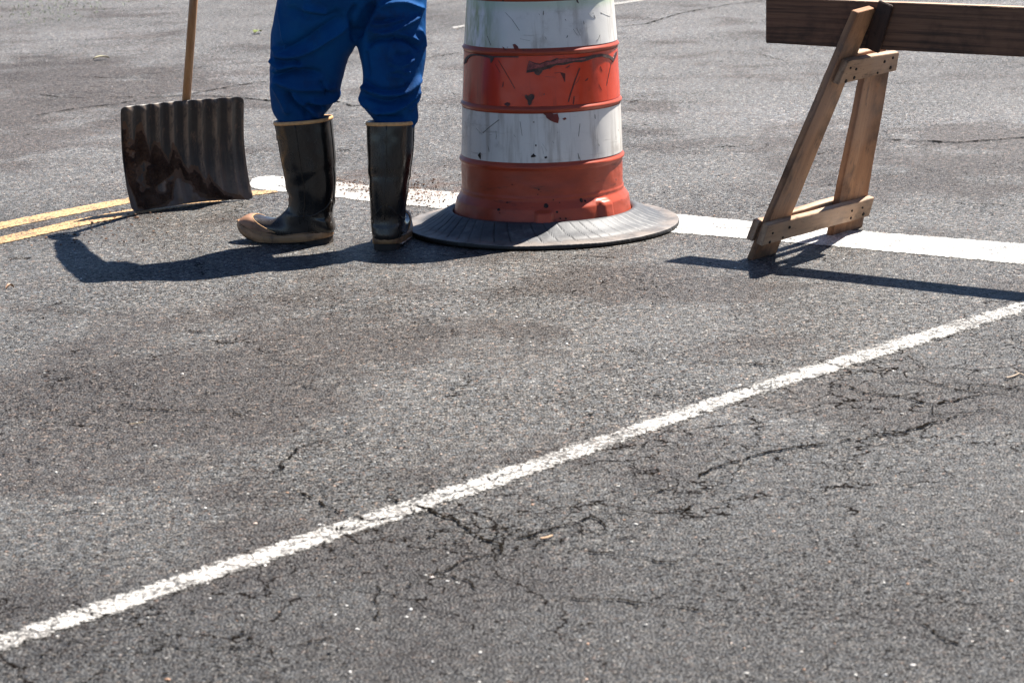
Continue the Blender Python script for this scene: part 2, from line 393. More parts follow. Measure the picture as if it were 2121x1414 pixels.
C_ = [
 ([(75,197),(140,204),(190,204),(250,203),(310,202),(380,200),(440,200),(500,203),(560,210),(640,206),(700,212),(730,221),(760,219)], .010, .30),
 ([(60,243),(150,227),(230,218),(310,205),(400,195),(470,182),(530,172),(570,168)], .009, .35),
 ([(120,160),(240,163),(350,150),(460,135),(560,128)], .006, .42),
 ([(130,86),(170,84),(235,82)], .012, .3), ([(200,62),(262,60)], .010, .3), 
 ([(880,13),(915,9),(960,2)], .008, .1), ([(880,121),(915,117),(955,110)], .008, .2), ([(720,129),(735,131)], .012, -.5),
 ([(870,247),(955,249)], .006, .2), ([(1270,58),(1340,50),(1400,31),(1440,23),(1500,12),(1584,2)], .010, .15),
 ([(1290,216),(1335,207)], .007, .1), ([(1280,275),(1420,282),(1540,285)], .006, .55),
 ([(1825,289),(1870,292),(1920,293),(1980,296),(2060,291),(2121,286),(2300,280)], .011, .3),
 ([(1560,108),(1600,122),(1640,128)], .006, .2),
 ([(1430,998),(1470,975),(1560,945),(1620,932),(1700,922),(1790,905),(1870,897),(1920,880),(1960,872),(2010,857),(2040,850),(2121,862),(2250,880)], .0066, -.3),
 ([(1265,1052),(1330,1030),(1380,1015),(1430,998)], .005, -.3),
 ([(1690,793),(1760,803),(1790,817),(1870,822),(1930,840),(1970,833),(2040,818),(2121,800),(2250,780)], .0062, -.3),
 ([(1930,840),(1925,850),(1935,858),(1965,864)], .007, -.3), ([(1780,786),(1880,795),(1940,798),(2000,795),(2060,800),(2121,812)], .005, .2),
 ([(1405,748),(1600,758),(1690,750),(1740,760),(1765,773)], .005, .25), ([(1300,820),(1460,822),(1560,800),(1600,800)], .0055, .25),
 ([(1895,705),(1960,703),(2010,698)], .004, .2),
 ([(770,1022),(830,1040),(890,1060),(940,1078),(1000,1118),(1040,1130),(1036,1150),(1010,1152),(960,1165),(930,1182),(860,1200)], .0062, .1),
 ([(1040,1128),(1080,1118),(1110,1105),(1150,1095),(1190,1083),(1225,1070),(1240,1080),(1262,1097)], .006, .1),
 ([(1145,1116),(1165,1135),(1230,1147),(1310,1155),(1360,1163),(1430,1167)], .0052, .15),
 ([(1145,1235),(1200,1240),(1280,1245),(1400,1258),(1450,1268),(1520,1270)], .005, .25),
 ([(792,1195),(784,1210),(780,1240),(783,1275),(775,1290)], .005, .0), ([(560,1352),(610,1340),(660,1328),(720,1310)], .0055, .1),
 ([(300,1378),(330,1345),(420,1348),(500,1345),(560,1352)], .005, .25),
 ([(220,845),(300,850),(420,852),(470,855),(520,868)], .007, .25), ([(690,905),(640,922),(620,930),(600,945),(580,972),(560,985)], .006, .2),
 ([(380,685),(410,688),(450,692)], .008, .1), ([(560,650),(620,660),(670,668)], .007, .3),
 ([(600,1010),(700,1060),(750,1078),(800,1085)], .005, .2), ([(965,985),(1000,990),(1035,1000),(1060,1003)], .0045, .0),
 ([(800,1058),(840,1050),(860,1062),(905,1062)], .0045, .0), ([(1265,912),(1290,925),(1330,930)], .0045, .1),
 ([(140,1262),(180,1270),(225,1288)], .005, -.1), ([(690,1090),(740,1098),(790,1095)], .005, .0), ([(325,1225),(345,1240)], .005, 0),
 ([(1590,800),(1620,805),(1680,800)], .0045, .1), ([(1150,900),(1210,880),(1270,870)], .004, .3), ([(600,505),(640,500)], .004, 0),
 ([(20,640),(140,650),(260,640)], .005, .45), ([(1460,1040),(1400,1060),(1300,1063),(1240,1068)], .005, .3),
 ([(1900,1280),(1960,1330),(2080,1350)], .005, .35), ([(1880,1150),(1940,1170),(1990,1178)], .005, .2), ([(60,1075),(160,1060),(260,1068)], .004, .4),
 ([(1130,720),(1210,735),(1300,725),(1390,760)], .004, .5), ([(560,380),(600,392)], .004, 0), ([(700,392),(760,396),(830,402)], .004, .1),
]
for i, (p, w, g) in enumerate(C_): crack(p, w*1.05, g-.25, i)
V = []; Fc = []; rc_ = random.Random(31)
for a, n0, w0, b, n1, w1, w in CR:
    t = (b-a); Lc = t.length; t.normalize(); nn = Vector((-t.y, t.x, 0)); k_ = max(3, int(Lc/.0032))
    for i in range(k_):
        if rc_.random() < .05: continue
        c = a.lerp(b, (i+rc_.random())/k_) + nn*rc_.gauss(0, w*.22); ww = lerp(w0, w1, i/k_)*.5*rc_.uniform(.45, 1.35)
        n_ = rc_.randint(5, 7); a0 = rc_.random()*6; st = rc_.uniform(1.2, 3.0); sh = rc_.uniform(-.5, .5); zj = rc_.random()*.0006; k = len(V)
        for j in range(n_):
            an = a0+2*pi*j/n_; rr = ww*rc_.uniform(.6, 1.2)
            V.append(c + t*(rr*cos(an)*st) + nn*(rr*sin(an)+sh*rr*cos(an)) + Vector((0, 0, zj)))
        Fc.append(tuple(range(k, k+n_)))
# ravelled holes beside the cracks: irregular pits
rnd = random.Random(5)
def pit(c, r):
    k = len(V); n = rnd.randint(5, 8); a0 = rnd.random()*6
    sx = rnd.uniform(1, 2.0); ro = rnd.random()*3
    for j in range(n):
        a = a0+2*pi*j/n; rr = r*rnd.uniform(.55, 1.15); x, y = rr*cos(a)*sx, rr*sin(a)
        V.append(c + Vector((x*cos(ro)-y*sin(ro), x*sin(ro)+y*cos(ro), 0.0002)))
    Fc.append(tuple(range(k, k+n)))
for q in CR:
    if rnd.random() < .16:
        p = q[0] + q[1]*rnd.gauss(0, .016); pit(p, rnd.uniform(.0015, .0042))
for (px, py, sx, sy, n) in [(860, 685, 60, 18, 120), (1960, 330, 110, 40, 260), (330, 850, 170, 40, 150), (60, 900, 60, 60, 90), (640, 780, 90, 40, 90),
                            (1560, 930, 200, 60, 150), (1900, 820, 140, 40, 120), (1000, 1120, 160, 40, 120), (250, 240, 230, 30, 120), (1250, 600, 220, 30, 110),
                            (550, 640, 200, 30, 110), (300, 1350, 220, 40, 90)]:
    for i in range(n): pit(G(rnd.gauss(px, sx), rnd.gauss(py, sy)), rnd.uniform(.0015, .0045))
for i in range(900):
    pit(G(rnd.uniform(-60, 2180), rnd.uniform(60, 1414)), rnd.uniform(.0012, .0032))
for v in V: v.z += 0.0034
GROOVE = mat_simple('crack_dirt', (.008, .007, .006), .95, (.02, .016, .012), 60, .2, .002, 0.0)
o = mesh_obj('road_cracks', V, Fc, GROOVE); o['kind'] = 'structure'

# ---- loose grit and pale chippings lying on the road
def stones(name, spots, mat, seed=1):
    rnd = random.Random(seed); V = []; Fc = []
    base = [Vector(p).normalized() for p in [(0,0,1),(.9,0,.3),(.3,.85,.3),(-.7,.5,.3),(-.7,-.5,.3),(.3,-.85,.3),(.7,.5,-.4),(-.3,.85,-.4),(-.9,0,-.4),(-.3,-.85,-.4),(.7,-.5,-.4)]]
    F0 = [(0,1,2),(0,2,3),(0,3,4),(0,4,5),(0,5,1),(1,6,2),(2,7,3),(3,8,4),(4,9,5),(5,10,1),(2,6,7),(3,7,8),(4,8,9),(5,9,10),(1,10,6)]
    for c, r, z0 in spots:
        k = len(V); ro = rnd.random()*6; e = rnd.uniform(.7, 1.7); hh = rnd.uniform(.5, .9)
        for b in base:
            q = b*r*rnd.uniform(.8, 1.15); x, y = q.x*e, q.y
            V.append((c.x + x*cos(ro)-y*sin(ro), c.y + x*sin(ro)+y*cos(ro), z0 + max(-.0005, r*.3+q.z*hh)))
        Fc += [tuple(k+i for i in f) for f in F0]
    return mesh_obj(name, V, Fc, mat)
rnd = random.Random(11)
sp = []
for i in range(1500):
    sp.append((G(rnd.uniform(-80, 2200), rnd.uniform(-10, 1414)**1.0), rnd.choice([.0012, .0016, .002, .0026, .0034]), 0.0005))
m = NT('loose_chippings'); gi = m.new('ShaderNodeNewGeometry')
GRIT = m.fin(m.ramp(gi.outputs['Random Per Island'], [(0, (.10, .095, .09)), (.45, (.28, .26, .24)), (.7, (.5, .48, .44)), (.86, (.75, .72, .68)), (.95, (.42, .25, .16))]), .6, None, .4)
o = stones('loose_grit', sp, GRIT); tag(o, 'pale grit and small chippings scattered across the grey asphalt', 'grit', kind='stuff')
sp = []
def clods(px, py, sx, sy, n, r0=.0015, r1=.006):
    for i in range(n):
        sp.append((G(rnd.gauss(px, sx), rnd.gauss(py, sy)), r0+(r1-r0)*rnd.random()**3, .0045))
clods(870, 395, 45, 9, 200, r1=.0045); clods(850, 412, 55, 12, 500, r1=.004); clods(740, 395, 45, 8, 160, r1=.004); clods(800, 387, 70, 10, 160, r1=.004); clods(860, 370, 60, 8, 70, r1=.004); clods(715, 380, 20, 6, 80, r1=.004)
clods(640, 385, 30, 10, 30, r1=.005); clods(180, 490, 60, 14, 60); clods(250, 465, 60, 20, 60); clods(330, 455, 100, 30, 80, r1=.004); clods(900, 640, 250, 60, 80, r1=.003)
clods(620, 540, 320, 60, 120, r1=.0025)
clods(283, 454, 2, 1, 3, .006, .009); clods(160, 505, 6, 2, 4, .004, .007)
m = NT('brown_soil'); gi = m.new('ShaderNodeNewGeometry')
SOIL = m.fin(m.ramp(gi.outputs['Random Per Island'], [(0, (.035, .02, .014)), (.6, (.09, .05, .032)), (1, (.2, .12, .08))]), .95, None, .1)
o = stones('spilled_soil', sp, SOIL, 3); tag(o, 'brown soil crumbs spilled over the white bar between boots and drum', 'soil', kind='stuff')

# ---- sparse grass growing through the far left edge of the road
m = NT('grass_blade'); gi = m.new('ShaderNodeNewGeometry')
GRM = m.fin(m.ramp(gi.outputs['Random Per Island'], [(0, (.10, .15, .07)), (.6, (.17, .22, .12)), (1, (.28, .29, .18))]), .7)
V2 = []; F2 = []; rnd = random.Random(21)
for i in range(380):
    px = rnd.gauss(120, 90) if i % 3 else rnd.uniform(-60, 330); py = rnd.gauss(8, 26) - .02*max(0, px-100)
    if px < 220 and py > 70-px*.2: continue
    if px >= 220 and py > 12: continue
    c = G(px, py)
    for k_ in range(2):
        a = rnd.random()*6.28; h = rnd.uniform(.006, .022); w = .003; b = len(V2)
        d = Vector((cos(a), sin(a), 0)); e = Vector((-sin(a), cos(a), 0)); c2 = c+d*rnd.uniform(0, .01)
        V2 += [c2-e*w, c2+e*w, c2+d*h*.8+Vector((0, 0, h))]; F2.append((b, b+1, b+2))
o = mesh_obj('grass', V2, F2, GRM); tag(o, 'sparse short green grass at the far left edge of the road', 'grass', kind='stuff')

# ================================================================ TRAFFIC DRUM
gL, gR, gF = G(843, 480), G(1406, 462), G(1112, 520)
RR = (gR.x-gL.x)/2*1.0; DC = Vector(((gL.x+gR.x)/2, gF.y+RR, 0))
def drum_r(pxl, pxr, py):     # radius and height where the silhouette is pxl..pxr at row py
    a = PL(pxl, py, DC, (0, 1, 0)); b = PL(pxr, py, DC, (0, 1, 0)); return (b.x-a.x)/2, (a.z+b.z)/2, (a.x+b.x)/2
prof_px = [(941, 1304.5, 428), (944, 1302, 410), (951, 1295, 382), (953, 1293, 350), (951, 1294, 325), (951.5, 1293.5, 317)]
Z = {}
zz = lambda py: drum_r(951, 1293, py)[1]
rz = lambda l, r, py: drum_r(l, r, py)[0]
z_r3, z_r2, z_r1 = zz(321), zz(207), zz(92)      # the three ribs
r3, r2, r1 = rz(951, 1293, 321), rz(954, 1287, 207), rz(957, 1283, 92)
z_b0 = 0.035
r_b = rz(941, 1305, 430)
drum = thing('traffic_drum', 'battered orange and white striped plastic traffic drum standing in a rubber ring', 'traffic drum', DC)
lean_x = (drum_r(957, 1279, 40)[2] - drum_r(941, 1304.5, 428)[2]) / (zz(40)-zz(428))
def dpt(a, r, z): return DC + Vector((r*cos(a) + lean_x*(z-.05), r*sin(a), z))
def rsheet(z):   # outer radius of the smooth bands
    return interp([(z_r3, r3-.006), (z_r2, r2-.006), (z_r1, r1-.0065), (z_r1+.16, r1-.020), (z_r1+.36, r1-.035)], z)
def rib(z, zr, r):  # bulge of a rolled rib
    t = (z-zr)/.0085; return r*exp(-t*t*1.3) if abs(t) < 3 else 0
zs = []
z = z_b0
zt = z_r1 + .36
while z < zt: zs.append(z); z += .0035
def body_r(z):
    if z > z_r3-.004:
        b = rsheet(z)-.0015
    else:
        zf = zz(383)
        b = interp([(z_b0, r_b+.008), (zz(428), r_b), (zz(405), r_b-.007), (zz(390), r3-.004), (zf, r3-.0035), (zf+.004, r3-.006), (z_r3-.012, r3-.006), (z_r3-.004, r3-.005)], z)
    for zr in (z_r3, z_r2, z_r1, z_r1+.17): b += rib(z, zr, .0085)
    return b
NA = 240
def angdiff(a, b): return (a-b+pi) % (2*pi) - pi
def dent(a, z):
    d = .0012*fbm((cos(a)*2.2, sin(a)*2.2, z*6), 3)
    if z < z_r3: d += .002*fbm((cos(a)*3, sin(a)*3, z*14+3), 3)
    # moulded pads near the foot
    for (ac, wd, zt_, dp) in ((pad1, .085, zz(408), .022), (pad2, .085, zz(396), .018)):
        q = sstep(wd+.012, wd-.006, abs(angdiff(a, ac))); q2 = sstep(zt_+.004, zt_-.004, z); d += dp*q*q2*(1 if z < zt_+.01 else 0)
    q = sstep(.022, .014, abs(angdiff(a, tab))) * sstep(zz(434)+.002, zz(434)-.002, z); d += .005*q
    return d
def ang_of_px(px, r=None):
    r = r or r_b; cx = 1123; return -pi/2 + math.asin(max(-.99, min(.99, (px-cx)/181.5)))
pad1 = ang_of_px(1122); pad2 = ang_of_px(1249); tab = ang_of_px(1189)
rings = [[dpt(2*pi*k/NA, body_r(z)+dent(2*pi*k/NA, z), z) for k in range(NA)] for z in zs]
rings.append([dpt(2*pi*k/NA, body_r(zt)-.02, zt+.008) for k in range(NA)]); rings.append([dpt(2*pi*k/NA, .05, zt+.012) for k in range(NA)])
V, Fc = loft(rings)
m = NT('orange_drum_plastic'); w = m.coord()
n = m.noise(5, 5, .65, m.coord(scale=(1, 1, 2.5))); col = m.mix(m.step(n, .38, .7, 0, .8), (.43, .066, .027), (.27, .045, .022))
n2 = m.noise(9, 5, .7, m.coord(scale=(1.0, 1.0, 5))); col = m.mix(m.step(n2, .58, .72, 0, .75), col, (.09, .03, .022))
sp_ = m.vor(34, 'F1', w); cs = m.sep(sp_.outputs['Color']); dots = m.math('MULTIPLY', m.step(sp_.outputs['Distance'], .17, .10), m.step(cs[0], .93, .935))
col = m.mix(m.math('MULTIPLY', dots, .9), col, (.02, .012, .01))
ORANGE = m.fin(col, .42, m.bump(m.noise(60, 4, .6, w), .12, .002), .45)
mesh_obj('drum_body', V, Fc, ORANGE, drum, True)
def band(name, z0, z1, mat, a0=0, a1=2*pi, off=.0012):
    n = 240; rs = []; k_ = int((z1-z0)/.005)+2
    for i in range(k_):
        z = lerp(z0, z1, i/(k_-1)); rs.append([dpt(a0+(a1-a0)*k/n, rsheet(z)+off+.0012*fbm((cos(a0+(a1-a0)*k/n)*2.2, sin(a0+(a1-a0)*k/n)*2.2, z*6), 3), z) for k in range(n)])
    V, Fc = loft(rs, cap=False); return mesh_obj(name, V, Fc, mat, drum, True)
def band_white(name, green):
    m = NT(name); w = m.coord(loc=(-DC.x, -DC.y, 0))
    cl = m.noise(3.2, 4, .6, w, col=False)
    base = m.mix(m.step(cl, .35, .65), (.72, .69, .64), (.80, .765, .70))
    # honeycomb of the sheeting, in unrolled angle and height
    s = m.sep(w); ang = m.math('ARCTAN2', s[1], s[0]); cb = m.new('ShaderNodeCombineXYZ'); m.lk(m.math('MULTIPLY', ang, .26), cb.inputs[0]); m.lk(s[2], cb.inputs[1])
    hx = m.vor(260, 'DISTANCE_TO_EDGE', cb.outputs[0], .15); base = m.mix(m.step(hx.outputs['Distance'], .16, .04, 0, .28), base, (.42, .40, .43))
    # vertical dirt streaks and smears
    st = m.noise(1, 5, .65, (lambda n: n)(m.coord(scale=(26, 26, 2.2)))); base = m.mix(m.step(st, .48, .68, 0, .6), base, (.34, .29, .24))
    sm = m.noise(7, 6, .7, w); base = m.mix(m.step(sm, .52, .68, 0, .55), base, (.36, .32, .27))
    hr = m.noise(1, 6, .75, m.coord(scale=(5, 5, 60))); base = m.mix(m.step(hr, .58, .70, 0, .45), base, (.30, .27, .23))
    fleck = m.vor(40, 'F1', w); cf = m.sep(fleck.outputs['Color']); fl = m.math('MULTIPLY', m.step(fleck.outputs['Distance'], .16, .08), m.step(cf[0], .92, .93))
    base = m.mix(m.math('MULTIPLY', fl, .85), base, (.10, .07, .03))
    if green:
        gx = m.step(s[0], -.10, -.20); gn = m.step(m.noise(1, 4, .7, m.coord(scale=(16, 16, 5))), .38, .62)
        base = m.mix(m.math('MULTIPLY', m.math('MULTIPLY', gx, gn), .85), base, (.22, .27, .05))
        tz = m.step(s[2], z_r1+.118, z_r1+.15); base = m.mix(m.math('MULTIPLY', tz, .5), base, (.42, .55, .34))
        bl = m.step(m.noise(5, 3, .6, m.coord(loc=(4, 2, 1))), .55, .7, 0, .35); base = m.mix(bl, base, (.45, .58, .50))
    return m.fin(base, .38, m.bump(m.noise(45, 4, .6, w), .15, .0015), .5)
band('white_band', z_r3+.0135, z_r2-.012, band_white('white_sheeting', False))
band('white_band', z_r1+.0125, z_r1+.158, band_white('white_sheeting_green_stained', True))
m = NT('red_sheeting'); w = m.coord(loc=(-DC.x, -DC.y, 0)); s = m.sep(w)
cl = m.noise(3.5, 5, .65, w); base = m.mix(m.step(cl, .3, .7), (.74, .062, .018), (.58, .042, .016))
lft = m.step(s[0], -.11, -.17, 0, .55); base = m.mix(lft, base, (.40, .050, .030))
st = m.noise(1, 5, .65, m.coord(scale=(22, 22, 2.4), loc=(3, 1, 0))); base = m.mix(m.step(st, .50, .70, 0, .65), base, (.26, .028, .016))
sm = m.noise(9, 6, .7, w); base = m.mix(m.step(sm, .6, .74, 0, .6), base, (.16, .03, .02))
RED = m.fin(base, .22, m.bump(m.noise(30, 4, .6, w), .12, .002), .55)
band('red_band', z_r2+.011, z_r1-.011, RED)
# torn sheeting, scars and scrapes: thin flakes following the curved wall
def wall_pt(px, py, off=.0024):
    zc = zz(py) ; 
    for _ in range(4):
        r = rsheet(max(zc, z_r3)) if zc > z_r3-.005 else body_r(zc)
        cx = 1120 if py < 300 else 1123
        hw = {0: 0}.get(1, None)
        half = interp([(0, 160), (94, 162.5), (210, 166), (330, 170.5), (383, 170), (430, 181)], py)
        cxp = interp([(0, 1117.5), (94, 1119.5), (210, 1120.5), (330, 1122), (430, 1123)], py)
        a = -pi/2 + math.asin(max(-.995, min(.995, (px-cxp)/half)))
        sag = interp([(0, 15), (94, 17), (210, 20), (330, 22), (430, 32)], py)
        tilt = -(px-cxp)/half*6.5
        zc = zz(py - tilt - sag*cos(a+pi/2))
    return a, zc
def flake(name, poly, mat, off=.0022, th=.0012, wall='sheet'):
    pts = [wall_pt(*p) for p in poly]
    bm = bmesh.new(); f = bm.faces.new([bm.verts.new((a, z, 0)) for a, z in pts]); bmesh.ops.triangulate(bm, faces=[f])
    for _ in range(3): bmesh.ops.subdivide_edges(bm, edges=[e for e in bm.edges if (e.verts[0].co-e.verts[1].co).length > .02], cuts=1, use_grid_fill=False); bmesh.ops.triangulate(bm, faces=bm.faces[:])
    r_ = bmesh.ops.extrude_face_region(bm, geom=bm.faces[:]); up_ = set(v for v in r_['geom'] if isinstance(v, bmesh.types.BMVert))
    for v in bm.verts:
        a, z, _ = v.co; base = (rsheet(z) if z > z_r3 else body_r(z))
        v.co = dpt(a, base+off+(th*(1+.5*fbm((a*9, z*60, 0), 2)) if v in up_ else -.001)+.0012*fbm((cos(a)*2.2, sin(a)*2.2, z*6), 3), z)
    return bm_obj(name, bm, mat, drum)
DARKTEAR = mat_simple('torn_adhesive', (.10, .024, .022), .4, (.03, .014, .013), 40, .8, .004, .5)
OLDRED = mat_simple('bared_red_plastic', (.20, .028, .018), .5, (.12, .02, .014), 30, .4)
PEEL = mat_simple('peeled_film', (.42, .10, .085), .28, (.16, .04, .035), 50, .9, .005, .5)
GREYT = mat_simple('grimy_tear', (.075, .052, .045), .7, (.16, .09, .07), 70, .8, .004, .3)
tw = lambda L_: [(820+x/3.42, y/3.42) for x, y in L_]
flake('torn_sheeting', tw([(915, 520), (925, 470), (935, 435), (975, 450), (1010, 455), (1060, 432), (1080, 435), (1130, 412), (1150, 425), (1220, 410), (1260, 412), (1330, 400), (1400, 385), (1450, 378), (1500, 385), (1525, 400), (1540, 408), (1530, 425), (1500, 410), (1450, 398), (1400, 405), (1350, 425), (1300, 440), (1250, 440), (1180, 460), (1120, 465), (1080, 485), (1030, 500), (1020, 520), (1000, 537), (975, 528), (970, 510), (935, 518)]), GREYT, .0022, .0012)
flake('torn_sheeting', tw([(918, 500), (928, 470), (938, 437), (975, 455), (1010, 462), (1060, 438), (1090, 438), (1140, 420), (1220, 413), (1270, 415), (1330, 408), (1320, 420), (1260, 428), (1200, 438), (1130, 450), (1080, 458), (1030, 478), (960, 492)]), PEEL, .0036, .0016)
flake('torn_sheeting', tw([(472, 465), (480, 430), (500, 405), (530, 392), (570, 392), (630, 398), (680, 404), (760, 404), (860, 405), (860, 413), (760, 413), (690, 416), (680, 440), (668, 455), (660, 420), (600, 405), (550, 402), (520, 412), (500, 430), (490, 455)]), GREYT)
flake('torn_sheeting', tw([(1545, 372), (1565, 355), (1560, 385), (1545, 410), (1530, 437), (1525, 425), (1535, 395)]), DARKTEAR)
flake('bare_patch', tw([(903, 680), (915, 672), (925, 682), (945, 668), (960, 668), (972, 680), (968, 700), (955, 712), (950, 735), (935, 750), (925, 735), (925, 715), (910, 700)]), GREYT)
flake('bare_patch', tw([(760, 740), (780, 728), (800, 733), (803, 748), (785, 757), (770, 750)]), DARKTEAR, .0022, .0008)
flake('bare_patch', tw([(1030, 802), (1090, 796), (1105, 805), (1132, 800), (1142, 835), (1135, 868), (1108, 862), (1080, 850), (1055, 832), (1048, 815)]), OLDRED)
flake('bare_patch', tw([(1165, 838), (1185, 826), (1195, 838), (1178, 846)]), OLDRED)
flake('bare_patch', tw([(820, 322), (835, 318), (855, 335), (862, 352), (840, 362), (828, 345)]), OLDRED)
flake('bare_patch', tw([(748, 338), (765, 350), (785, 358), (775, 364), (758, 360)]), OLDRED)
flake('bare_patch', tw([(872, 360), (890, 352), (915, 356), (935, 350), (955, 352), (955, 366), (905, 368)]), OLDRED)
tw2 = lambda L_: [(820+x/3.42, 260+y/3.42) for x, y in L_]
BLK = mat_simple('black_scuff', (.02, .014, .012), .8, (.05, .03, .02), 60)
flake('mud_spot', tw2([(945, 210), (965, 190), (972, 200), (985, 210), (970, 216), (950, 218)]), BLK, .0018, .0006)
flake('mud_spot', tw2([(975, 130), (985, 128), (985, 142), (977, 140)]), BLK, .0018, .0006)
flake('mud_spot', tw2([(575, 210), (592, 190), (597, 215), (594, 240), (586, 228)]), BLK, .0018, .0006)
flake('mud_spot', tw2([(1038, 215), (1056, 208), (1060, 220), (1045, 226)]), BLK, .0018, .0006)
for cx_, cy_, r_ in [(1049, 577, 17), (1305, 535, 14), (1332, 540, 8), (1126, 618, 9), (720, 605, 9), (1000, 460, 6), (992, 497, 4), (1105, 537, 5), (1146, 660, 6), (1186, 660, 6), (1015, 477, 3), (815, 425, 4), (770, 558, 5), (1508, 535, 5), (730, 628, 4), (1150, 555, 4)]:
    rr_ = random.Random(cx_); flake('hole', tw2([(cx_+r_*rr_.uniform(.7, 1.2)*cos(t*pi/4), cy_+r_*rr_.uniform(.8, 1.2)*sin(t*pi/4)) for t in range(8)]), BLK, .0012, .0008)
def scrape(pts, wpx, mat, tf=tw):
    A = tf([(x-wpx/2, y-wpx/4) for x, y in pts]); B = tf([(x+wpx/2, y+wpx/4) for x, y in pts])[::-1]
    flake('scrape', A+B, mat, .0012, .0006)
SCR = mat_simple('dark_scrape', (.14, .03, .02), .6, (.07, .02, .015), 80)
SCG = mat_simple('grey_scrape', (.22, .20, .17), .6, (.12, .11, .09), 80)
scrape([(720, 435), (765, 510), (800, 570), (834, 632)], 7, SCR); scrape([(1290, 480), (1255, 570), (1225, 660), (1208, 720)], 8, SCR)
scrape([(1520, 440), (1505, 510), (1485, 600)], 4, SCR); scrape([(1110, 520), (1150, 512), (1185, 520), (1185, 580)], 4, SCR); scrape([(1250, 680), (1243, 735)], 7, SCR)
scrape([(760, 100), (810, 150), (865, 225)], 6, SCG); scrape([(725, 850), (660, 900), (610, 945)], 5, SCG); scrape([(870, 860), (885, 958)], 3, SCG)
scrape([(1290, 870), (1280, 958)], 3, SCG); scrape([(1398, 805), (1400, 835)], 4, SCG)
scrape([(560, 910), (605, 955)], 3, SCG)
scrape([(650, -5), (690, 15)], 14, GREYT); scrape([(1275, 0), (1285, 25)], 16, GREYT); scrape([(1000, 105), (1008, 115)], 4, BLK); scrape([(1190, 140), (1196, 150)], 5, BLK)
rs_ = random.Random(77)
for i in range(34):      # small random scuffs from years of knocks
    hi_ = i % 3 == 0; x0 = rs_.uniform(985, 1262); y0 = rs_.uniform(22, 88) if hi_ else (rs_.uniform(245, 318) if i % 3 == 1 else rs_.uniform(128, 205)); L0 = rs_.uniform(4, 26); an = rs_.gauss(1.3, .7)
    scrape([((x0-820)*3.42, y0*3.42), ((x0-820+L0*.5*cos(an)+1)*3.42, (y0+L0*.5*sin(an))*3.42), ((x0-820+L0*cos(an))*3.42, (y0+L0*sin(an)*.8)*3.42)], rs_.uniform(1.5, 4.5), SCR if i % 3 == 2 else SCG)
# foot flange of the drum that the ring rests on, top handle out of frame
V, Fc = loft(tube([dpt(-pi/2, .09, zt+.01), dpt(-pi/2, .085, zt+.06), dpt(pi/2, .085, zt+.06), dpt(pi/2, .09, zt+.01)], .012))
mesh_obj('handle', V, Fc, ORANGE, drum, True)

# ================================================================ RUBBER RING (cut truck-tyre sidewall)
ring = thing('rubber_ring', 'flat black tyre sidewall ring weighing down the foot of the drum', 'rubber base', DC)
m = NT('dusty_rubber'); w = m.coord(loc=(-DC.x, -DC.y, 0)); s = m.sep(w)
base = m.mix(m.step(m.noise(6, 5, .65, w), .35, .7), (.036, .038, .043), (.080, .081, .085))
rr_ = m.math('SQRT', m.math('ADD', m.math('MULTIPLY', s[0], s[0]), m.math('MULTIPLY', s[1], s[1])))
base = m.mix(m.math('MULTIPLY', m.step(rr_, RR-.075, RR-.01), m.step(m.noise(12, 5, .7, w), .3, .6, .3, .9)), base, (.24, .20, .17))
sm = m.noise(1, 5, .7, m.coord(scale=(9, 9, 9))); base = m.mix(m.step(sm, .5, .72, 0, .6), base, (.20, .20, .20))
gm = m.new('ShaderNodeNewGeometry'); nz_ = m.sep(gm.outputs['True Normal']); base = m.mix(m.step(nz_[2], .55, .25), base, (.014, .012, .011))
ga2 = m.new('ShaderNodeAttribute'); ga2.attribute_name = 'groove'; base = m.mix(m.math('MULTIPLY', ga2.outputs['Fac'], .85), base, (.010, .010, .011))
RUB = m.fin(base, .55, m.bump(m.noise(80, 4, .65, w), .25, .002), .45)
ri = r_b+.0035
pr = [(ri, .004), (ri, .050), (ri+.003, .060), (ri+.010, .065), (ri+.022, .064), (ri+.040, .054), (ri+.065, .040), (ri+.095, .0285), (RR-.045, .022), (RR-.015, .0185), (RR-.004, .0175), (RR, .0155), (RR+.001, .004), (RR-.012, .0005)]
pr = [(p.x, p.y) for p in catmull([Vector((a, b, 0)) for a, b in pr], 3)]
NR = 1500; rings = []
ga = []; rg = random.Random(4); a = 0
while a < 2*pi: ga.append((a, rg.uniform(.4, 1.0))); a += radians(rg.uniform(5.0, 8.0))
V = []; GV = []
for k in range(NR):
    a = 2*pi*k/NR; ed = .004*fbm((cos(a)*3, sin(a)*3, 1), 3)+.0016*fbm((cos(a)*40, sin(a)*40, 1), 2)
    for (r, z) in pr:
        q = (r-ri)/(RR-ri); r2_ = r + ed*sstep(.75, 1, q)
        zz_ = z; gv = 0.0
        if z > .012:
            aa = a - .20*q
            dmin = 9
            for g_, amp in ga:
                dd = abs(angdiff(aa, g_))
                if dd < .02: e_ = amp*exp(-(dd/.0030)**2)*sstep(.03, .2, q)*sstep(1.0, .75, q+.2*amp-.1); zz_ -= .0050*e_; gv = max(gv, e_)
            zz_ += .002*fbm((cos(a)*2, sin(a)*2, q*2), 3)*sstep(0, .3, q)
        V.append(Vector((DC.x+r2_*cos(a), DC.y+r2_*sin(a), zz_))); GV.append(gv)
n = len(pr); Fc = []
for k in range(NR):
    k2 = (k+1) % NR
    for j in range(n-1): Fc.append((k*n+j, k2*n+j, k2*n+j+1, k*n+j+1))
sw_ = mesh_obj('sidewall', V, Fc, RUB, ring, True); at_ = sw_.data.attributes.new('groove', 'FLOAT', 'POINT'); at_.data.foreach_set('value', GV)

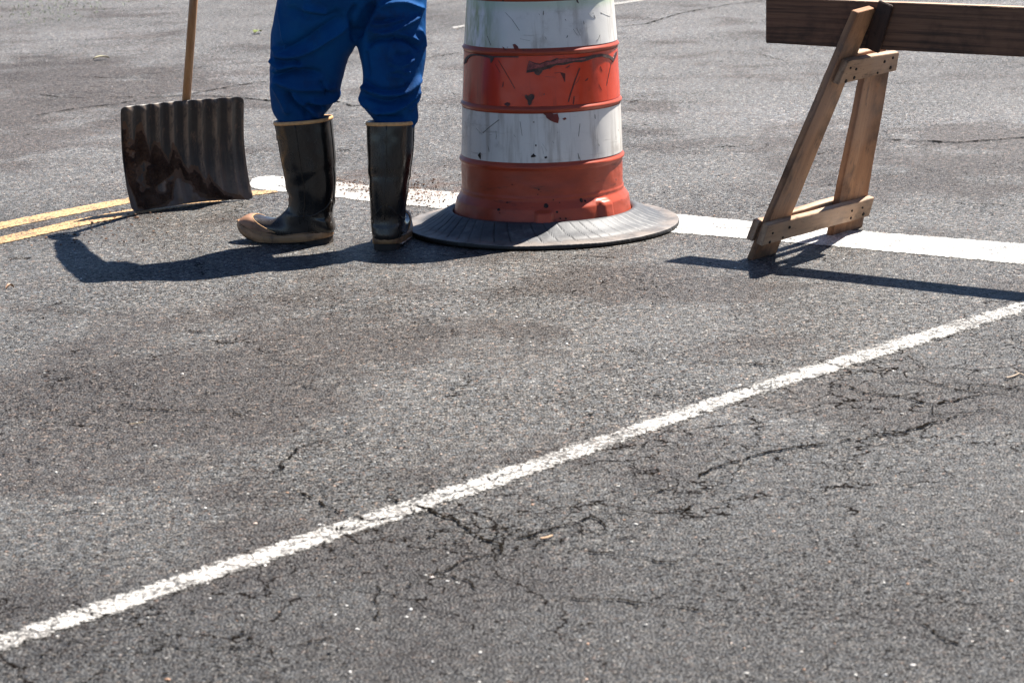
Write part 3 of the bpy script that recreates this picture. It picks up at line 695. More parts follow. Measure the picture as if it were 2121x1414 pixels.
# ================================================================ WOODEN BARRICADE
ffp = G(1588, 527); bfp = G(1757, 476); mid = (ffp+bfp)/2; U = (bfp-ffp).normalized(); N = Vector((U.y, -U.x, 0)); Zv = Vector((0, 0, 1))
VP = (Zv + N*.33).normalized(); MN = U.cross(VP); MN = MN if MN.dot(N) > 0 else -MN     # the trestle leans a little along the plank
saw = thing('wooden_barricade', 'weathered wooden trestle barricade with a dark plank resting across its splayed legs', 'barricade', mid)
W_LEG = mat_wood('pine_leg', (.44, .22, .105), (.27, .125, .058), (.05, .028, .018), stain=.75)
W_CR = mat_wood('pine_crosspiece', (.52, .33, .20), (.36, .21, .12), (.04, .025, .018), stain=.6)
W_BM = mat_wood('dark_stained_plank', (.085, .045, .03), (.045, .024, .017), (.012, .008, .006), scale=.6)
def board(name, c0, c1, wdir, w, t, mat, parent=saw, ndir=None, cut0=None, cut1=None, bev=.0025, warp=.002):
    """board from c0 to c1, width w along wdir, thickness t along the remaining axis; local X runs along its length"""
    X = (c1-c0).normalized(); Y = (wdir - X*wdir.dot(X)).normalized(); Zl = X.cross(Y); Lh = (c1-c0).length
    bm = bmesh.new(); bmesh.ops.create_cube(bm, size=1)
    for v in bm.verts:
        x = (v.co.x+.5)*Lh
        v.co = Vector((x, v.co.y*w, v.co.z*t))
    Mw = Matrix(((X.x, Y.x, Zl.x, c0.x), (X.y, Y.y, Zl.y, c0.y), (X.z, Y.z, Zl.z, c0.z), (0, 0, 0, 1)))
    # cut ends level
    for v in bm.verts:
        if v.co.x < Lh/2 and cut0 is not None:
            p = Mw @ v.co; v.co.x += (cut0-p.z)/X.z
        if v.co.x > Lh/2 and cut1 is not None:
            p = Mw @ v.co; v.co.x += (cut1(p)-p.z)/X.z if callable(cut1) else (cut1-p.z)/X.z
    bmesh.ops.bevel(bm, geom=bm.edges[:], offset=bev, segments=2, affect='EDGES')
    n_ = max(1, int(Lh/.04))
    le = [e for e in bm.edges if abs((e.verts[0].co-e.verts[1].co).x) > Lh*.6]
    bmesh.ops.subdivide_edges(bm, edges=le, cuts=n_, use_grid_fill=True)
    sd = random.random()*40
    for v in bm.verts:
        v.co.y += warp*fbm((v.co.x*5+sd, 0, 0), 3); v.co.z += warp*fbm((v.co.x*4+sd, 7, 0), 2)
        if min(abs(abs(v.co.y)-w/2), abs(abs(v.co.z)-t/2)) < .004: v.co.y += .0006*fbm((v.co.x*60, sd, v.co.z*20), 2)
    bmesh.ops.recalc_face_normals(bm, faces=bm.faces)
    me = bpy.data.meshes.new(name); bm.to_mesh(me); bm.free(); me.materials.append(mat)
    o = bpy.data.objects.new(name, me); S.collection.objects.link(o); o.parent = parent
    o.matrix_parent_inverse = Matrix.Translation(-Vector(parent.location)); o.matrix_world = Mw
    o.matrix_basis = Mw
    return o
def pt(u, v, n_): return mid + U*u + VP*v + MN*n_
def prism(name, quad, n0, n1, mat, shift=Vector(), bev=.0013, parent=None):
    """flat board cut to quad [(u,v) top-left, top-right, bottom-right, bottom-left], n0..n1 thick; local X = its long axis"""
    q = [Vector((a, b, 0)) for a, b in quad]
    le = ((q[1]+q[2])-(q[0]+q[3]))/2; ve = ((q[0]+q[1])-(q[3]+q[2]))/2
    ax = le if le.length > ve.length else ve
    X = (U*ax.x+VP*ax.y).normalized(); Zl = MN; Y = Zl.cross(X)
    c = pt(sum(p.x for p in q)/4, sum(p.y for p in q)/4, (n0+n1)/2)
    Mw = Matrix(((X.x, Y.x, Zl.x, c.x), (X.y, Y.y, Zl.y, c.y), (X.z, Y.z, Zl.z, c.z), (0, 0, 0, 1))); Mi = Mw.inverted()
    bm = bmesh.new(); A = [bm.verts.new(Mi @ pt(a, b, n0)) for a, b in quad]; B = [bm.verts.new(Mi @ pt(a, b, n1)) for a, b in quad]
    bm.faces.new(A); bm.faces.new(B[::-1])
    for i in range(4): bm.faces.new((A[i], A[(i+1) % 4], B[(i+1) % 4], B[i]))
    bmesh.ops.bevel(bm, geom=bm.edges[:], offset=bev, segments=2, affect='EDGES')
    Lx = max(v.co.x for v in bm.verts)-min(v.co.x for v in bm.verts)
    lng = [e for e in bm.edges if abs((e.verts[0].co-e.verts[1].co).x) > Lx*.6]
    bmesh.ops.subdivide_edges(bm, edges=lng, cuts=max(2, int(Lx/.03)), use_grid_fill=True)
    sd = random.random()*40
    for v in bm.verts:
        v.co.y += .0022*fbm((v.co.x*6+sd, 0, 0), 3); v.co.z += .001*fbm((v.co.x*5+sd, 7, 0), 2)
        v.co.y += .0008*fbm((v.co.x*60, sd, v.co.z*30), 2)
    bmesh.ops.recalc_face_normals(bm, faces=bm.faces)
    me = bpy.data.meshes.new(name); bm.to_mesh(me); bm.free(); me.materials.append(mat)
    o = bpy.data.objects.new(name, me); S.collection.objects.link(o); o.parent = parent or saw
    o.matrix_parent_inverse = Matrix.Translation(-Vector(saw.location)); Mw.translation = Mw.translation+shift; o.matrix_basis = Mw
    return o
T = .022; TC = .023; W_DK = W_BM
QF = [(-.142, .780), (-.036, .786), (-.208, -.001), (-.342, -.001)]; QB = [(.012, .62), (.158, .62), (.315, -.001), (.125, -.001)]
QL = [(-.348, .128), (.290, .120), (.292, .055), (-.355, .063)]; QU = [(-.154, .636), (.155, .632), (.171, .570), (-.173, .562)]
def trestle(shift):
    prism('leg', QF, -T/2, T/2, W_LEG, shift); prism('leg', QB, -T/2, T/2, W_LEG, shift)
    out = []
    for Q in (QL, QU):
        out.append(prism('crosspiece', Q, T/2+.001, T/2+TC, W_CR, shift)); Q2 = [(Q[0][0]+.022, Q[0][1]-.010), Q[1], Q[2], (Q[3][0]+.018, Q[3][1]-.008)]; prism('crosspiece', Q2, -T/2-TC, -T/2-.001, W_CR, shift)
    return out
NAIL = mat_simple('rusty_nail', (.022, .014, .010), .8, (.010, .008, .006), 90)
z7 = lambda L_: [(1380+x/2.862, 260+y/2.862) for x, y in L_]
z6 = lambda L_: [(1500+x/3.415, y/3.415) for x, y in L_]
low, upp = trestle(Vector()); bpy.context.view_layer.update()
def nails(par, spots, r0=.0058):
    for px, py in spots:
        r = r0*random.uniform(.65, 1.15)
        p = PL(px, py, mid+MN*(T/2+TC), MN)
        bm = bmesh.new(); bmesh.ops.create_cone(bm, cap_ends=True, segments=12, radius1=r, radius2=r*.8, depth=.0035)
        R_ = Vector((0, 0, 1)).rotation_difference(MN).to_matrix().to_4x4(); bmesh.ops.transform(bm, matrix=Matrix.Translation(p+MN*.0012) @ R_, verts=bm.verts)
        o = bm_obj('nail', bm, NAIL, None); o.parent = par; o.matrix_parent_inverse = par.matrix_world.inverted()
nails(low, z7([(630, 637), (730, 603), (690, 662), (612, 690), (1100, 505), (1162, 487), (1093, 548), (1167, 525)]))
nails(upp, z6([(893, 482), (932, 490), (918, 550), (860, 575), (1133, 437), (1193, 410), (1175, 480), (1083, 516)]))
# the plank: on edge in the notch between the leg heads, resting on the upper crosspieces
BA = radians(37.5); BD = Vector((cos(BA), -sin(BA), 0)); BN = Vector((sin(BA), cos(BA), 0)); bt = .038
BP = pt(-.040, .637, 0)
def BZ(px, py): p = PL(px, py, BP, BN); return (p-BP).dot(BD), p.z
nl, zl0 = BZ(1586, 90); _, zl1 = BZ(1584, -2); nr, zr0 = BZ(2121, 119); _, zr1 = BZ(2121, 12)
hb = ((zl1-zl0)+(zr1-zr0))/2; slope = (zr0-zl0)/(nr-nl); n_end = 1.95
def bpt(n_, z): p = BP + BD*n_ + BN*(bt/2); return Vector((p.x, p.y, z))
zc = lambda n_: zl0 + slope*(n_-nl) + hb/2
pk = board('plank', bpt(nl, zc(nl)), bpt(n_end, zc(n_end)), Zv, hb, bt, W_BM, warp=.0015)
m = NT('dark_plank_tan_edge'); v = m.coord(scale=(.8, 13, 13), loc=(.4, .1, .3)); o_ = m.coord(); sy = m.sep(o_)
wv = m.new('ShaderNodeTexWave', wave_type='BANDS', bands_direction='Y'); m.lk(v, wv.inputs[0]); wv.inputs['Scale'].default_value = 1.1; wv.inputs['Distortion'].default_value = 6; wv.inputs['Detail'].default_value = 4; wv.inputs['Detail Scale'].default_value = .7
gr_ = m.noise(1, 6, .7, m.coord(scale=(2.6, 120, 120))); base = m.mix(m.step(m.math('ADD', m.math('MULTIPLY', gr_, .75), m.math('MULTIPLY', wv.outputs['Fac'], .12)), .34, .60), (.200, .100, .056), (.090, .046, .028)); base = m.mix(m.step(m.noise(5, 5, .7, o_), .45, .7, 0, .7), base, (.030, .018, .013))
kn = m.vor(1.0, 'F1', m.coord(scale=(2.6, 9, 0), loc=(.25, .3, .1))); kc = m.sep(kn.outputs['Color'])
base = m.mix(m.math('MULTIPLY', m.step(kn.outputs['Distance'], .22, .05), m.step(kc[0], .6, .61)), base, (.010, .007, .006))
base = m.mix(m.step(m.noise(1, 5, .7, m.coord(scale=(3, 90, 90))), .5, .7, 0, .6), base, (.022, .014, .010))
wear_or_edge = m.math('GREATER_THAN', m.math('ADD', sy[1], m.math('MULTIPLY', m.noise(25, 3, .6, o_), .004)), hb/2-.0005)
base = m.mix(wear_or_edge, base, (.50, .34, .23))  # tan colour along the plank's top face
pk.data.materials.clear(); pk.data.materials.append(m.fin(base, .6, m.bump(wv.outputs['Fac'], .12, .001), .3))
# upright cleat nailed to the near face of the plank beside the front leg
def CZ(px, py): p = PL(px, py, BP-BN*.012, BN); return p+BN*.0055
W_CL = mat_wood('rough_cleat', (.07, .036, .024), (.036, .02, .014), (.010, .007, .005), scale=.6)
board('cleat', CZ(1804, 105), CZ(1834, 7), BD, .050, .011, W_CL, warp=.001)
trestle(BD*1.62 + Zv*0)     # the far trestle, outside the right edge of the photo

# ================================================================ SNOW SHOVEL
bl, br = G(272, 441), G(518, 415)
E = (br-bl).normalized(); NB = Vector((E.y, -E.x, 0)); WB = (br-bl).length; HB = .375
shov = thing('snow_shovel', 'black ribbed snow shovel caked with brown mud, standing on its edge', 'shovel', (bl+br)/2)
def bprof(z):   # offset towards the viewer with height: tip forward, belly back, top forward
    return interp([(0, 0), (.05, -.018), (.12, -.030), (.2, -.028), (.28, -.008), (HB, .026)], z)
bp = [(q.x, q.y) for q in catmull([Vector((z, bprof(z), 0)) for z in (0, .04, .09, .15, .21, .27, .33, HB)], 6)]
def blade_pt(s, i, off=0.0):
    """s 0..1 across; i row along the profile"""
    z, o_ = bp[i]; v = i/(len(bp)-1)
    x = s*WB*1.022 + .006 - .030*v
    ribh = .0125*sstep(.02, .12, v)*sstep(1.0, .93, v)
    ph = s*8.6 - .12
    w_ = 0.5-0.5*cos(2*pi*ph); w_ = w_**.8
    edge_ = sstep(0, .06, s)*sstep(1, .94, s)
    bow = -.030*(1-(2*s-1)**2)
    wave = .010*sin(s*2*pi)*(1-v)
    # raised bottom edge in the middle
    zl = z + (.006*sin(pi*s)*(1-v)**3) + .012*v*(s-.5)*2*0
    rc = .014
    return bl + E*x + NB*(o_ + bow + wave + ribh*w_*edge_ + off) + Zv*(zl+.001)
NSB = 150; n = len(bp)
def inside(s, v):    # rounded corners
    return True
def round_corner(s, i):
    v = bp[i][0]; rc = .018; x = s*WB; xs = x; 
    for (zlim, sg) in ((HB, 1), (0, -1)):
        dz = (rc - abs(v-zlim))
        if dz > 0:
            ins = rc - sqrt(max(0, rc*rc-dz*dz))
            if x < rc: xs = max(x, ins)
            if x > WB-rc: xs = min(x, WB-ins)
    return xs/WB
V = []; Fc = []
for i in range(n):
    for j in range(NSB+1): V.append(blade_pt(round_corner(j/NSB, i), i))
for i in range(n):
    for j in range(NSB+1): V.append(blade_pt(round_corner(j/NSB, i), i) - NB*.0035)
q = n*(NSB+1)
for i in range(n-1):
    for j in range(NSB):
        a = i*(NSB+1)+j; Fc.append((a, a+1, a+NSB+2, a+NSB+1)); Fc.append((q+a, q+a+NSB+1, q+a+NSB+2, q+a+1))
for j in range(NSB):
    Fc.append((j, q+j, q+j+1, j+1)); a = (n-1)*(NSB+1)+j; Fc.append((a, a+1, q+a+1, q+a))
for i in range(n-1):
    a = i*(NSB+1); b = a+NSB+1; Fc.append((a, b, q+b, q+a)); a += NSB; b += NSB; Fc.append((a, q+a, q+b, b))
m = NT('worn_black_blade'); w = m.coord(); s = m.sep(w)
base = m.mix(m.step(m.noise(8, 5, .65, w), .35, .7), (.022, .021, .024), (.044, .040, .037))
st = m.noise(1, 5, .7, m.coord(scale=(60, 60, 4))); base = m.mix(m.step(st, .52, .72, 0, .7), base, (.17, .11, .075))
lowd = m.math('MULTIPLY', m.step(s[2], .15, .05), m.step(m.noise(14, 5, .7, w), .3, .55, .3, .85)); base = m.mix(lowd, base, (.135, .10, .078))
flk = m.step(m.noise(42, 5, .8, w, dist=1.2), .66, .70, 0, .8); base = m.mix(flk, base, (.33, .24, .18))
ra = m.new('ShaderNodeAttribute'); ra.attribute_name = 'ridge'
rub = m.math('MULTIPLY', m.step(ra.outputs['Fac'], .55, .95), m.step(m.noise(1, 5, .75, m.coord(scale=(30, 30, 9))), .36, .6)); base = m.mix(m.math('MULTIPLY', rub, .75), base, (.20, .145, .105))
BLADE = m.fin(base, .5, m.bump(m.noise(60, 4, .6, w), .25, .002), .45)
bo_ = mesh_obj('blade', V, Fc, BLADE, shov, True); at_ = bo_.data.attributes.new('ridge', 'FLOAT', 'POINT')
at_.data.foreach_set('value', [ (0.5-0.5*cos(2*pi*((j/NSB)*8.6-.12))) for _ in range(2) for i in range(n) for j in range(NSB+1)])
# mud cake: thick crumbly layer following the ribs on the left and lower part
def mud_top(s):    # fraction of height reached by the mud
    f = interp([(0, .82), (.03, .83), (.07, .70), (.10, .66), (.13, .78), (.17, .80), (.21, .66), (.235, .55), (.27, .66), (.31, .66), (.35, .52), (.38, .47), (.42, .60), (.46, .57), (.50, .43), (.53, .36), (.57, .40), (.62, .36), (.66, .24), (.70, .30), (.74, .22), (.78, .12), (.85, .08), (.93, .03), (1, .0)], s)
    return f
def mud_bot(s): return interp([(0, .50), (.05, .10), (.10, .02), (.3, .06), (.36, .14), (.42, .34), (.46, .36), (.52, .24), (.60, .10), (.7, .03), (1, .0)], s)
V = []; Fc = []; idx = {}; NS2 = 260; NR2 = 150
def blade_s(s, v, off):
    f = v*(n-1); i = min(n-2, int(f)); t = f-i
    return blade_pt(s, i, off).lerp(blade_pt(s, i+1, off), t)
val = np.zeros((NR2+1, NS2+1))
for i in range(NR2+1):
    v = i/NR2*.86+.015
    for j in range(NS2+1):
        s_ = .012+j/NS2*.93
        a_ = sstep(-.03, .12, mud_top(s_)-v+.03*fbm((s_*16, v*9, 0), 4)); b_ = sstep(-.06, .08, v-mud_bot(s_)+.05*fbm((s_*12, v*12, 4), 4))
        hole = sstep(-.62, -.05, fbm((s_*5.5+2, v*5.5+1, 8), 4)+.0)
        val[i, j] = a_*b_*hole
for i in range(NR2+1):
    v = i/NR2*.86+.015
    for j in range(NS2+1):
        s_ = .012+j/NS2*.93
        t_ = val[i, j]; thick = .0009 + max(0, t_-.35)*1.5*(.0055 + .005*fbm((s_*9, v*9, 2), 3) + .0035*fbm((s_*50, v*42, 5), 4) + .0016*fbm((s_*150, v*130, 1), 2))
        if t_ < .06: thick = -.002
        V.append(blade_s(s_, v, thick))
for i in range(NR2):
    for j in range(NS2):
        a = i*(NS2+1)+j
        if max(val[i, j], val[i+1, j], val[i, j+1], val[i+1, j+1]) > .06: Fc.append((a, a+1, a+NS2+2, a+NS2+1))
m = NT('wet_brown_mud'); w = m.coord()
base = m.mix(m.step(m.noise(9, 5, .7, w), .4, .68), (.030, .016, .011), (.085, .052, .036)); base = m.mix(m.step(m.noise(70, 4, .8, w), .58, .72, 0, .7), base, (.14, .09, .065))
ca = m.new('ShaderNodeAttribute'); ca.attribute_name = 'cake'; base = m.mix(m.step(m.math('ADD', ca.outputs['Fac'], m.math('MULTIPLY', m.math('SUBTRACT', m.noise(60, 4, .75, w), .5), .6)), .62, .38), base, (.125, .080, .056))
MUD = m.fin(base, .9, m.bump(m.noise(130, 5, .75, w), .9, .004), .2)
mc_ = mesh_obj('mud_cake', V, Fc, MUD, shov, False); at_ = mc_.data.attributes.new('cake', 'FLOAT', 'POINT'); at_.data.foreach_set('value', val.ravel())
# handle: wooden shaft from the back of the blade through its top edge
ctop = blade_pt(.535, n-1)
hp = PL(384.5, 226, ctop-NB*.040, (0, 1, 0)); HD = None
hy = -.24
pa = PL(401, 0, hp, Vector((0, 1, .24)).normalized())      # the shaft lies in a plane tipped 0.24 toward the camera
HD = (pa-hp).normalized(); 
hl = 0.60; h_end = hp + HD*hl; h_low = hp - HD*.07 - NB*.028
V, Fc = loft(tube([h_low, hp, hp+HD*.3, hp+HD*.6, h_end], [.0150, .0152, .0150, .0148, .0145], 24))
m = NT('varnished_ash'); w = m.coord(scale=(40, 40, 1.6)); g_ = m.noise(1, 5, .7, w)
base = m.mix(m.step(g_, .3, .7), (.42, .225, .095), (.30, .145, .060)); base = m.mix(m.step(m.noise(130, 2, .6), .68, .73, 0, .7), base, (.07, .035, .02))
HW = m.fin(base, .35, m.bump(g_, .2, .001), .45)
mesh_obj('shaft', V, Fc, HW, shov, True)
V, Fc = loft(tube([h_low, hp-HD*.012-NB*.002], [.021, .0185], 20)); mesh_obj('socket', V, Fc, BLADE, shov, True)
f_ = Vector((-.6, .8, 0)); l_ = Vector((-.8, -.6, 0))     # person faces f_, his left is l_
ga_ = (f_ - HD*f_.dot(HD)).normalized()                    # bar of the D grip
gc = h_end + HD*.085
bar0, bar1 = gc-ga_*.05, gc+ga_*.05
V, Fc = loft(tube([h_end, h_end+HD*.02-ga_*.03, bar0-HD*.02, bar0, gc, bar1, bar1-HD*.02, h_end+HD*.02+ga_*.03, h_end], .011, 12))
mesh_obj('grip', V, Fc, BLADE, shov, True)

# ================================================================ PERSON
BH = G(690, 503); BT = G(497, 497)        # left boot heel and toe
LF = Vector((-.955, .297, 0)).normalized()
PC = Vector((-.50, 7.63, 0))
man = thing('person', 'person in blue work trousers and black rubber boots holding a shovel', 'person', (PC.x, PC.y, 0))
# ---- boots -------------------------------------------------------------------
LO = Vector((BH.x, BH.y, 0))      # left boot origin: back of heel on the road
LS = Vector((-LF.y, LF.x, 0))
def bpz(px, py):
    p = PL(px, py, LO, LS); return (p-LO).dot(LF), p.z
z2 = lambda x, y: (460+x/3.722, 180+y/3.722)
def prof2(L_): return [bpz(*z2(x, y)) for x, y in L_]
back = prof2([(832, 235), (842, 320), (850, 400), (858, 500), (865, 600), (866, 700), (866, 790), (858, 880), (845, 950), (848, 1000), (858, 1050), (860, 1110), (800, 1150), (700, 1160), (600, 1165), (480, 1165), (380, 1155), (290, 1140), (220, 1115), (170, 1085), (140, 1060)])
front = prof2([(420, 262), (433, 340), (443, 400), (455, 480), (472, 570), (490, 660), (508, 760), (520, 850), (522, 900), (508, 935), (485, 960), (460, 985), (430, 1003), (395, 1010), (350, 1010), (300, 1000), (255, 986), (215, 982), (180, 995), (150, 1018), (136, 1045)])
hw = [.075, .074, .073, .071, .068, .064, .060, .056, .054, .053, .052, .050, .048, .048, .050, .051, .050, .047, .041, .031, .018]
def boot_frame(O, Fd, sg):
    Sd = Vector((-Fd.y, Fd.x, 0))*sg
    return lambda t, s, z: O + Fd*t + Sd*s + Zv*z
def boot(O, Fd, sg, shift=None, nm='boot'):
    fr = boot_frame(O, Fd, sg); par = man
    def shp(t, s, z):      # lateral shift of the shaft with height
        return fr(t, s + (interp(shift, z) if shift else 0), z)
    # densify the profile
    B = catmull([Vector((a, b, 0)) for a, b in back], 4); F_ = catmull([Vector((a, b, 0)) for a, b in front], 4); Wd = [v.x for v in catmull([Vector((w, 0, 0)) for w in hw], 4)]
    NK = 56; rings = []
    for i, (b, f, w) in enumerate(zip(B, F_, Wd)):
        c = (b+f)/2; h = (f-b)/2; rg = []
        for k in range(NK):
            a = 2*pi*k/NK; ca, sa = cos(a), sin(a)
            e = .82 if i < 38 else .72
            cx = math.copysign(abs(ca)**e, ca); sx = math.copysign(abs(sa)**e, sa)
            t = c.x+h.x*cx; z = c.y+h.y*cx; s_ = w*sx
            up_ = max(0.0, 1-i/44)
            # rubber creases and slack around the ankle
            cr_ = .0014*fbm((t*14+O.x*9, s_*16, z*13), 3)*sstep(.0, .12, z)
            zc_ = z
            cr_ += -.0028*exp(-((zc_-.135-.35*(t-.08))/.010)**2)*sstep(.3, .9, ca)*1.2 + .0025*exp(-((zc_-.155-.35*(t-.08))/.012)**2)*sstep(.3, .9, ca)
            cr_ += -.0022*exp(-((zc_-.20+.5*(t-.08))/.014)**2)*sstep(.2, .9, abs(sa)) + .0016*exp(-((zc_-.225+.4*(t-.08))/.012)**2)*sstep(.2, .9, abs(sa))
            cr_ += -.002*exp(-((zc_-.27-.3*(t-.08))/.012)**2)*sstep(-.3, -.9, ca)
            cr_ *= sstep(0, 3, i)
            rg.append(shp(t+cr_*ca, s_+cr_*sa, z))
        rings.append(rg)
    V, Fc = loft(rings, cap=False)
    Fc.append(tuple(range((len(rings)-1)*NK, len(rings)*NK)))
    # inner wall, a short way down
    b0_ = len(V)
    c0 = sum(rings[0], Vector())/NK
    for d_, kz in ((.96, 0), (.95, -.06)):
        V += [c0+(p-c0)*d_+Zv*kz for p in rings[0]]
    for k in range(NK):
        k2 = (k+1) % NK; Fc.append((k2, k, b0_+k, b0_+k2)); Fc.append((b0_+k2, b0_+k, b0_+NK+k, b0_+NK+k2))
    root = mesh_obj(nm, V, Fc, BOOT, par, True)
    def kid(name, V, Fc, mat, smooth=True):
        o = mesh_obj(name, V, Fc, mat, None, smooth); o.parent = root; o.matrix_parent_inverse = Matrix.Translation(-Vector(man.location)) if False else Matrix()
        return o
    # tan binding round the top
    rt_ = rings[0]; Vv = []; Ff = []; m_ = 8
    for k in range(NK):
        p = rt_[k]; o_ = (p-c0); o_.z = 0; o_.normalize()
        for j in range(m_):
            a = 2*pi*j/m_; Vv.append(p + o_*(.0034*cos(a)) + Zv*(.0062*sin(a)-.004))
    for k in range(NK):
        for j in range(m_): Ff.append((k*m_+j, ((k+1) % NK)*m_+j, ((k+1) % NK)*m_+(j+1) % m_, k*m_+(j+1) % m_))
    kid('top_binding', Vv, Ff, TAN)
    # raised side and back seams
    def seam(pts, r=.0016, mat=BOOT):
        V_, F_2 = loft(tube(pts, r, 6)); kid('seam', V_, F_2, mat)
    for ks in (14, 42):
        seam([rings[i][ks]+(rings[i][ks]-sum(rings[i], Vector())/NK)*.008 for i in range(1, 40, 2)])
    seam([rings[i][28]+(rings[i][28]-sum(rings[i], Vector())/NK)*.006 for i in range(1, 34, 2)])
    # heel reinforcement edge sweeping down from the back to the instep
    for sgn in (1, -1):
        pth = []
        for q in range(14):
            f = q/13; i = int(lerp(27, 41, f)); k = int(28 - sgn*lerp(1, 17, f)) % NK
            pth.append(rings[i][k]+(rings[i][k]-sum(rings[i], Vector())/NK)*.010)
        seam(pth, .0017)
    # ---- sole: foxing band (tan-brown), tread and heel block
    out = []      # outline (t, s)
    tl_ = max(b[0] for b in back)
    def halfw(t):
        u = t/.30
        return interp([(0, .0), (.006, .022), (.02, .036), (.05, .043), (.10, .044), (.15, .045), (.20, .052), (.245, .052), (.27, .045), (.29, .032), (.300, .018), (.305, 0)], t*(.305/(tl_+.006)))
    ts = [0]+[.003*(1.35**i) for i in range(9)]; ts = [t for t in ts if t < .04]; L_ = tl_+.006
    tt = ts+[.05+.012*i for i in range(int((L_-.10)/.012))]+[L_-t for t in reversed(ts)]
    tt = sorted(set(tt)); outl = [(t, halfw(t)+.0015) for t in tt]+[(t, -halfw(t)-.0015) for t in reversed(tt[1:-1])]
    ftop = lambda t: interp(sorted([bpz(*z2(x, y)) for x, y in [(862, 1080), (700, 1110), (550, 1122), (440, 1126), (360, 1122), (260, 1092), (190, 1055), (150, 1030), (136, 1020)]]), t)
    fbot = lambda t: interp(sorted([bpz(*z2(x, y)) for x, y in [(862, 1145), (700, 1172), (560, 1180), (440, 1180), (330, 1172), (240, 1150), (170, 1110), (136, 1080)]]), t)
    V1 = []; n1 = len(outl)
    for lvl, (dz, do) in enumerate(((0, -.005), (0, .0005), (-.4, .002), (-.75, .002), (-1, -.0005), (-1, -.004))):
        for (t, s_) in outl:
            zt_, zb_ = ftop(t), fbot(t); z = zt_ + dz*(zt_-zb_) * (1 if dz else 1); nx = (t-L_/2)/L_*2
            V1.append(fr(t + do*nx, s_ + math.copysign(do, s_) if abs(s_) > .004 else s_, z))
    F1 = [(l*n1+k, l*n1+(k+1) % n1, (l+1)*n1+(k+1) % n1, (l+1)*n1+k) for l in range(5) for k in range(n1)]
    F1.append(tuple(range(5*n1, 6*n1))); F1.append(tuple(range(n1))[::-1])
    kid('sole', V1, F1, FOX, False)
    # tread under the forefoot with lugs, heel block
    V2_ = []; F2_ = []
    def blockp(t0, t1, z0f, z1f, ws, nn=10):
        b = len(V2_)
        for i in range(nn+1):
            t = lerp(t0, t1, i/nn); w_ = halfw(t)*ws
            for s_ in (-w_, w_):
                V2_.append(fr(t, s_, z0f(t))); V2_.append(fr(t, s_, z1f(t)))
        for i in range(nn):
            a = b+i*4; c_ = a+4
            F2_.extend([(a, c_, c_+1, a+1), (a+2, a+3, c_+3, c_+2), (a, a+2, c_+2, c_), (a+1, c_+1, c_+3, a+3)])
        F2_.append((b, b+1, b+3, b+2)); e_ = b+nn*4; F2_.append((e_, e_+2, e_+3, e_+1))
    fb = lambda t: fbot(t)+.001
    blockp(.006, .082, lambda t: .0005, fb, .95)
    for i in range(9):
        t0 = .105+i*.0205; zb = .0008+.9*max(0, (t0-.235)*.28)
        if t0 < L_-.02: blockp(t0, t0+.0145, lambda t, zb=zb: min(zb, fb(t)-.001), fb, .93, 3)
    blockp(.082, L_-.03, lambda t: fb(t)-.005, fb, .9)
    kid('tread', V2_, F2_, TREAD, False)
    # toe cap: tan shell over the toe, following the last rings
    i0 = 64; tc = []
    for i in range(i0, len(rings)):
        c = sum(rings[i], Vector())/NK; rr = []
        for k in range(-15, 16):
            kk = k % NK; jf = min(len(rings)-1.001, max(0, i - 6*(abs(k)/15)**2)); j = int(jf)
            c2 = sum(rings[j], Vector())/NK
            p = rings[j][kk].lerp(rings[j+1][kk], jf-j); rr.append(p + (p-c2).normalized()*.0018)
        tc.append(rr)
    c = sum(rings[-1], Vector())/NK; tc.append([p+(c-p)*.6+LF*0 for p in tc[-1]])
    V3, F3 = loft(tc, closed=False, cap=False); kid('toe_cap', V3, F3, CAP)
    e0 = [p+(p-c)*.0 for p in tc[0]]; V3, F3 = loft(tube(e0, .0012, 6)); kid('seam', V3, F3, TAN)
    return root, rings
m = NT('black_rubber'); w = m.coord()
base = m.mix(m.step(m.noise(6, 5, .65, w), .38, .7), (.007, .0068, .0068), (.014, .0125, .0115))
dst = m.noise(7, 6, .75, m.coord(scale=(1.6, 1.6, .6))); base = m.mix(m.step(dst, .58, .74, 0, .5), base, (.07, .042, .022))
gsp = m.step(m.noise(170, 3, .7, w), .66, .70, 0, .5); base = m.mix(m.math('MULTIPLY', gsp, .5), base, (.09, .065, .04))
s = m.sep(w); base = m.mix(m.math('MULTIPLY', m.step(s[2], .13, .03), .5), base, (.055, .04, .03))
BOOT = m.fin(base, m.step(dst, .4, .7, .17, .45), m.bump(m.noise(26, 3, .6, w), .06, .002), .6)
TAN = mat_simple('tan_binding', (.72, .40, .17), .55, (.50, .27, .12), 60, .3, .001)
FOX = mat_simple('brown_foxing', (.36, .19, .085), .42, (.12, .065, .034), 22, .3, .002, .5)
CAP = mat_simple('brown_toe_rubber', (.33, .175, .105), .5, (.17, .09, .055), 18, .35, .002, .45)
TREAD = mat_simple('dark_tread', (.03, .024, .02), .8, (.06, .042, .03), 40)
boot(LO, LF, 1)
# right boot: seen from behind, toe pointing away and slightly right
RB = G(795, 521); RF = Vector((.10, .995, 0)).normalized(); RO = Vector((RB.x+.002, RB.y+.005, 0))
ztop = back[0][1]
boot(RO, RF, -1, shift=[(0, 0), (.1, .004), (.2, .012), (.3, .019), (.42, .023)])

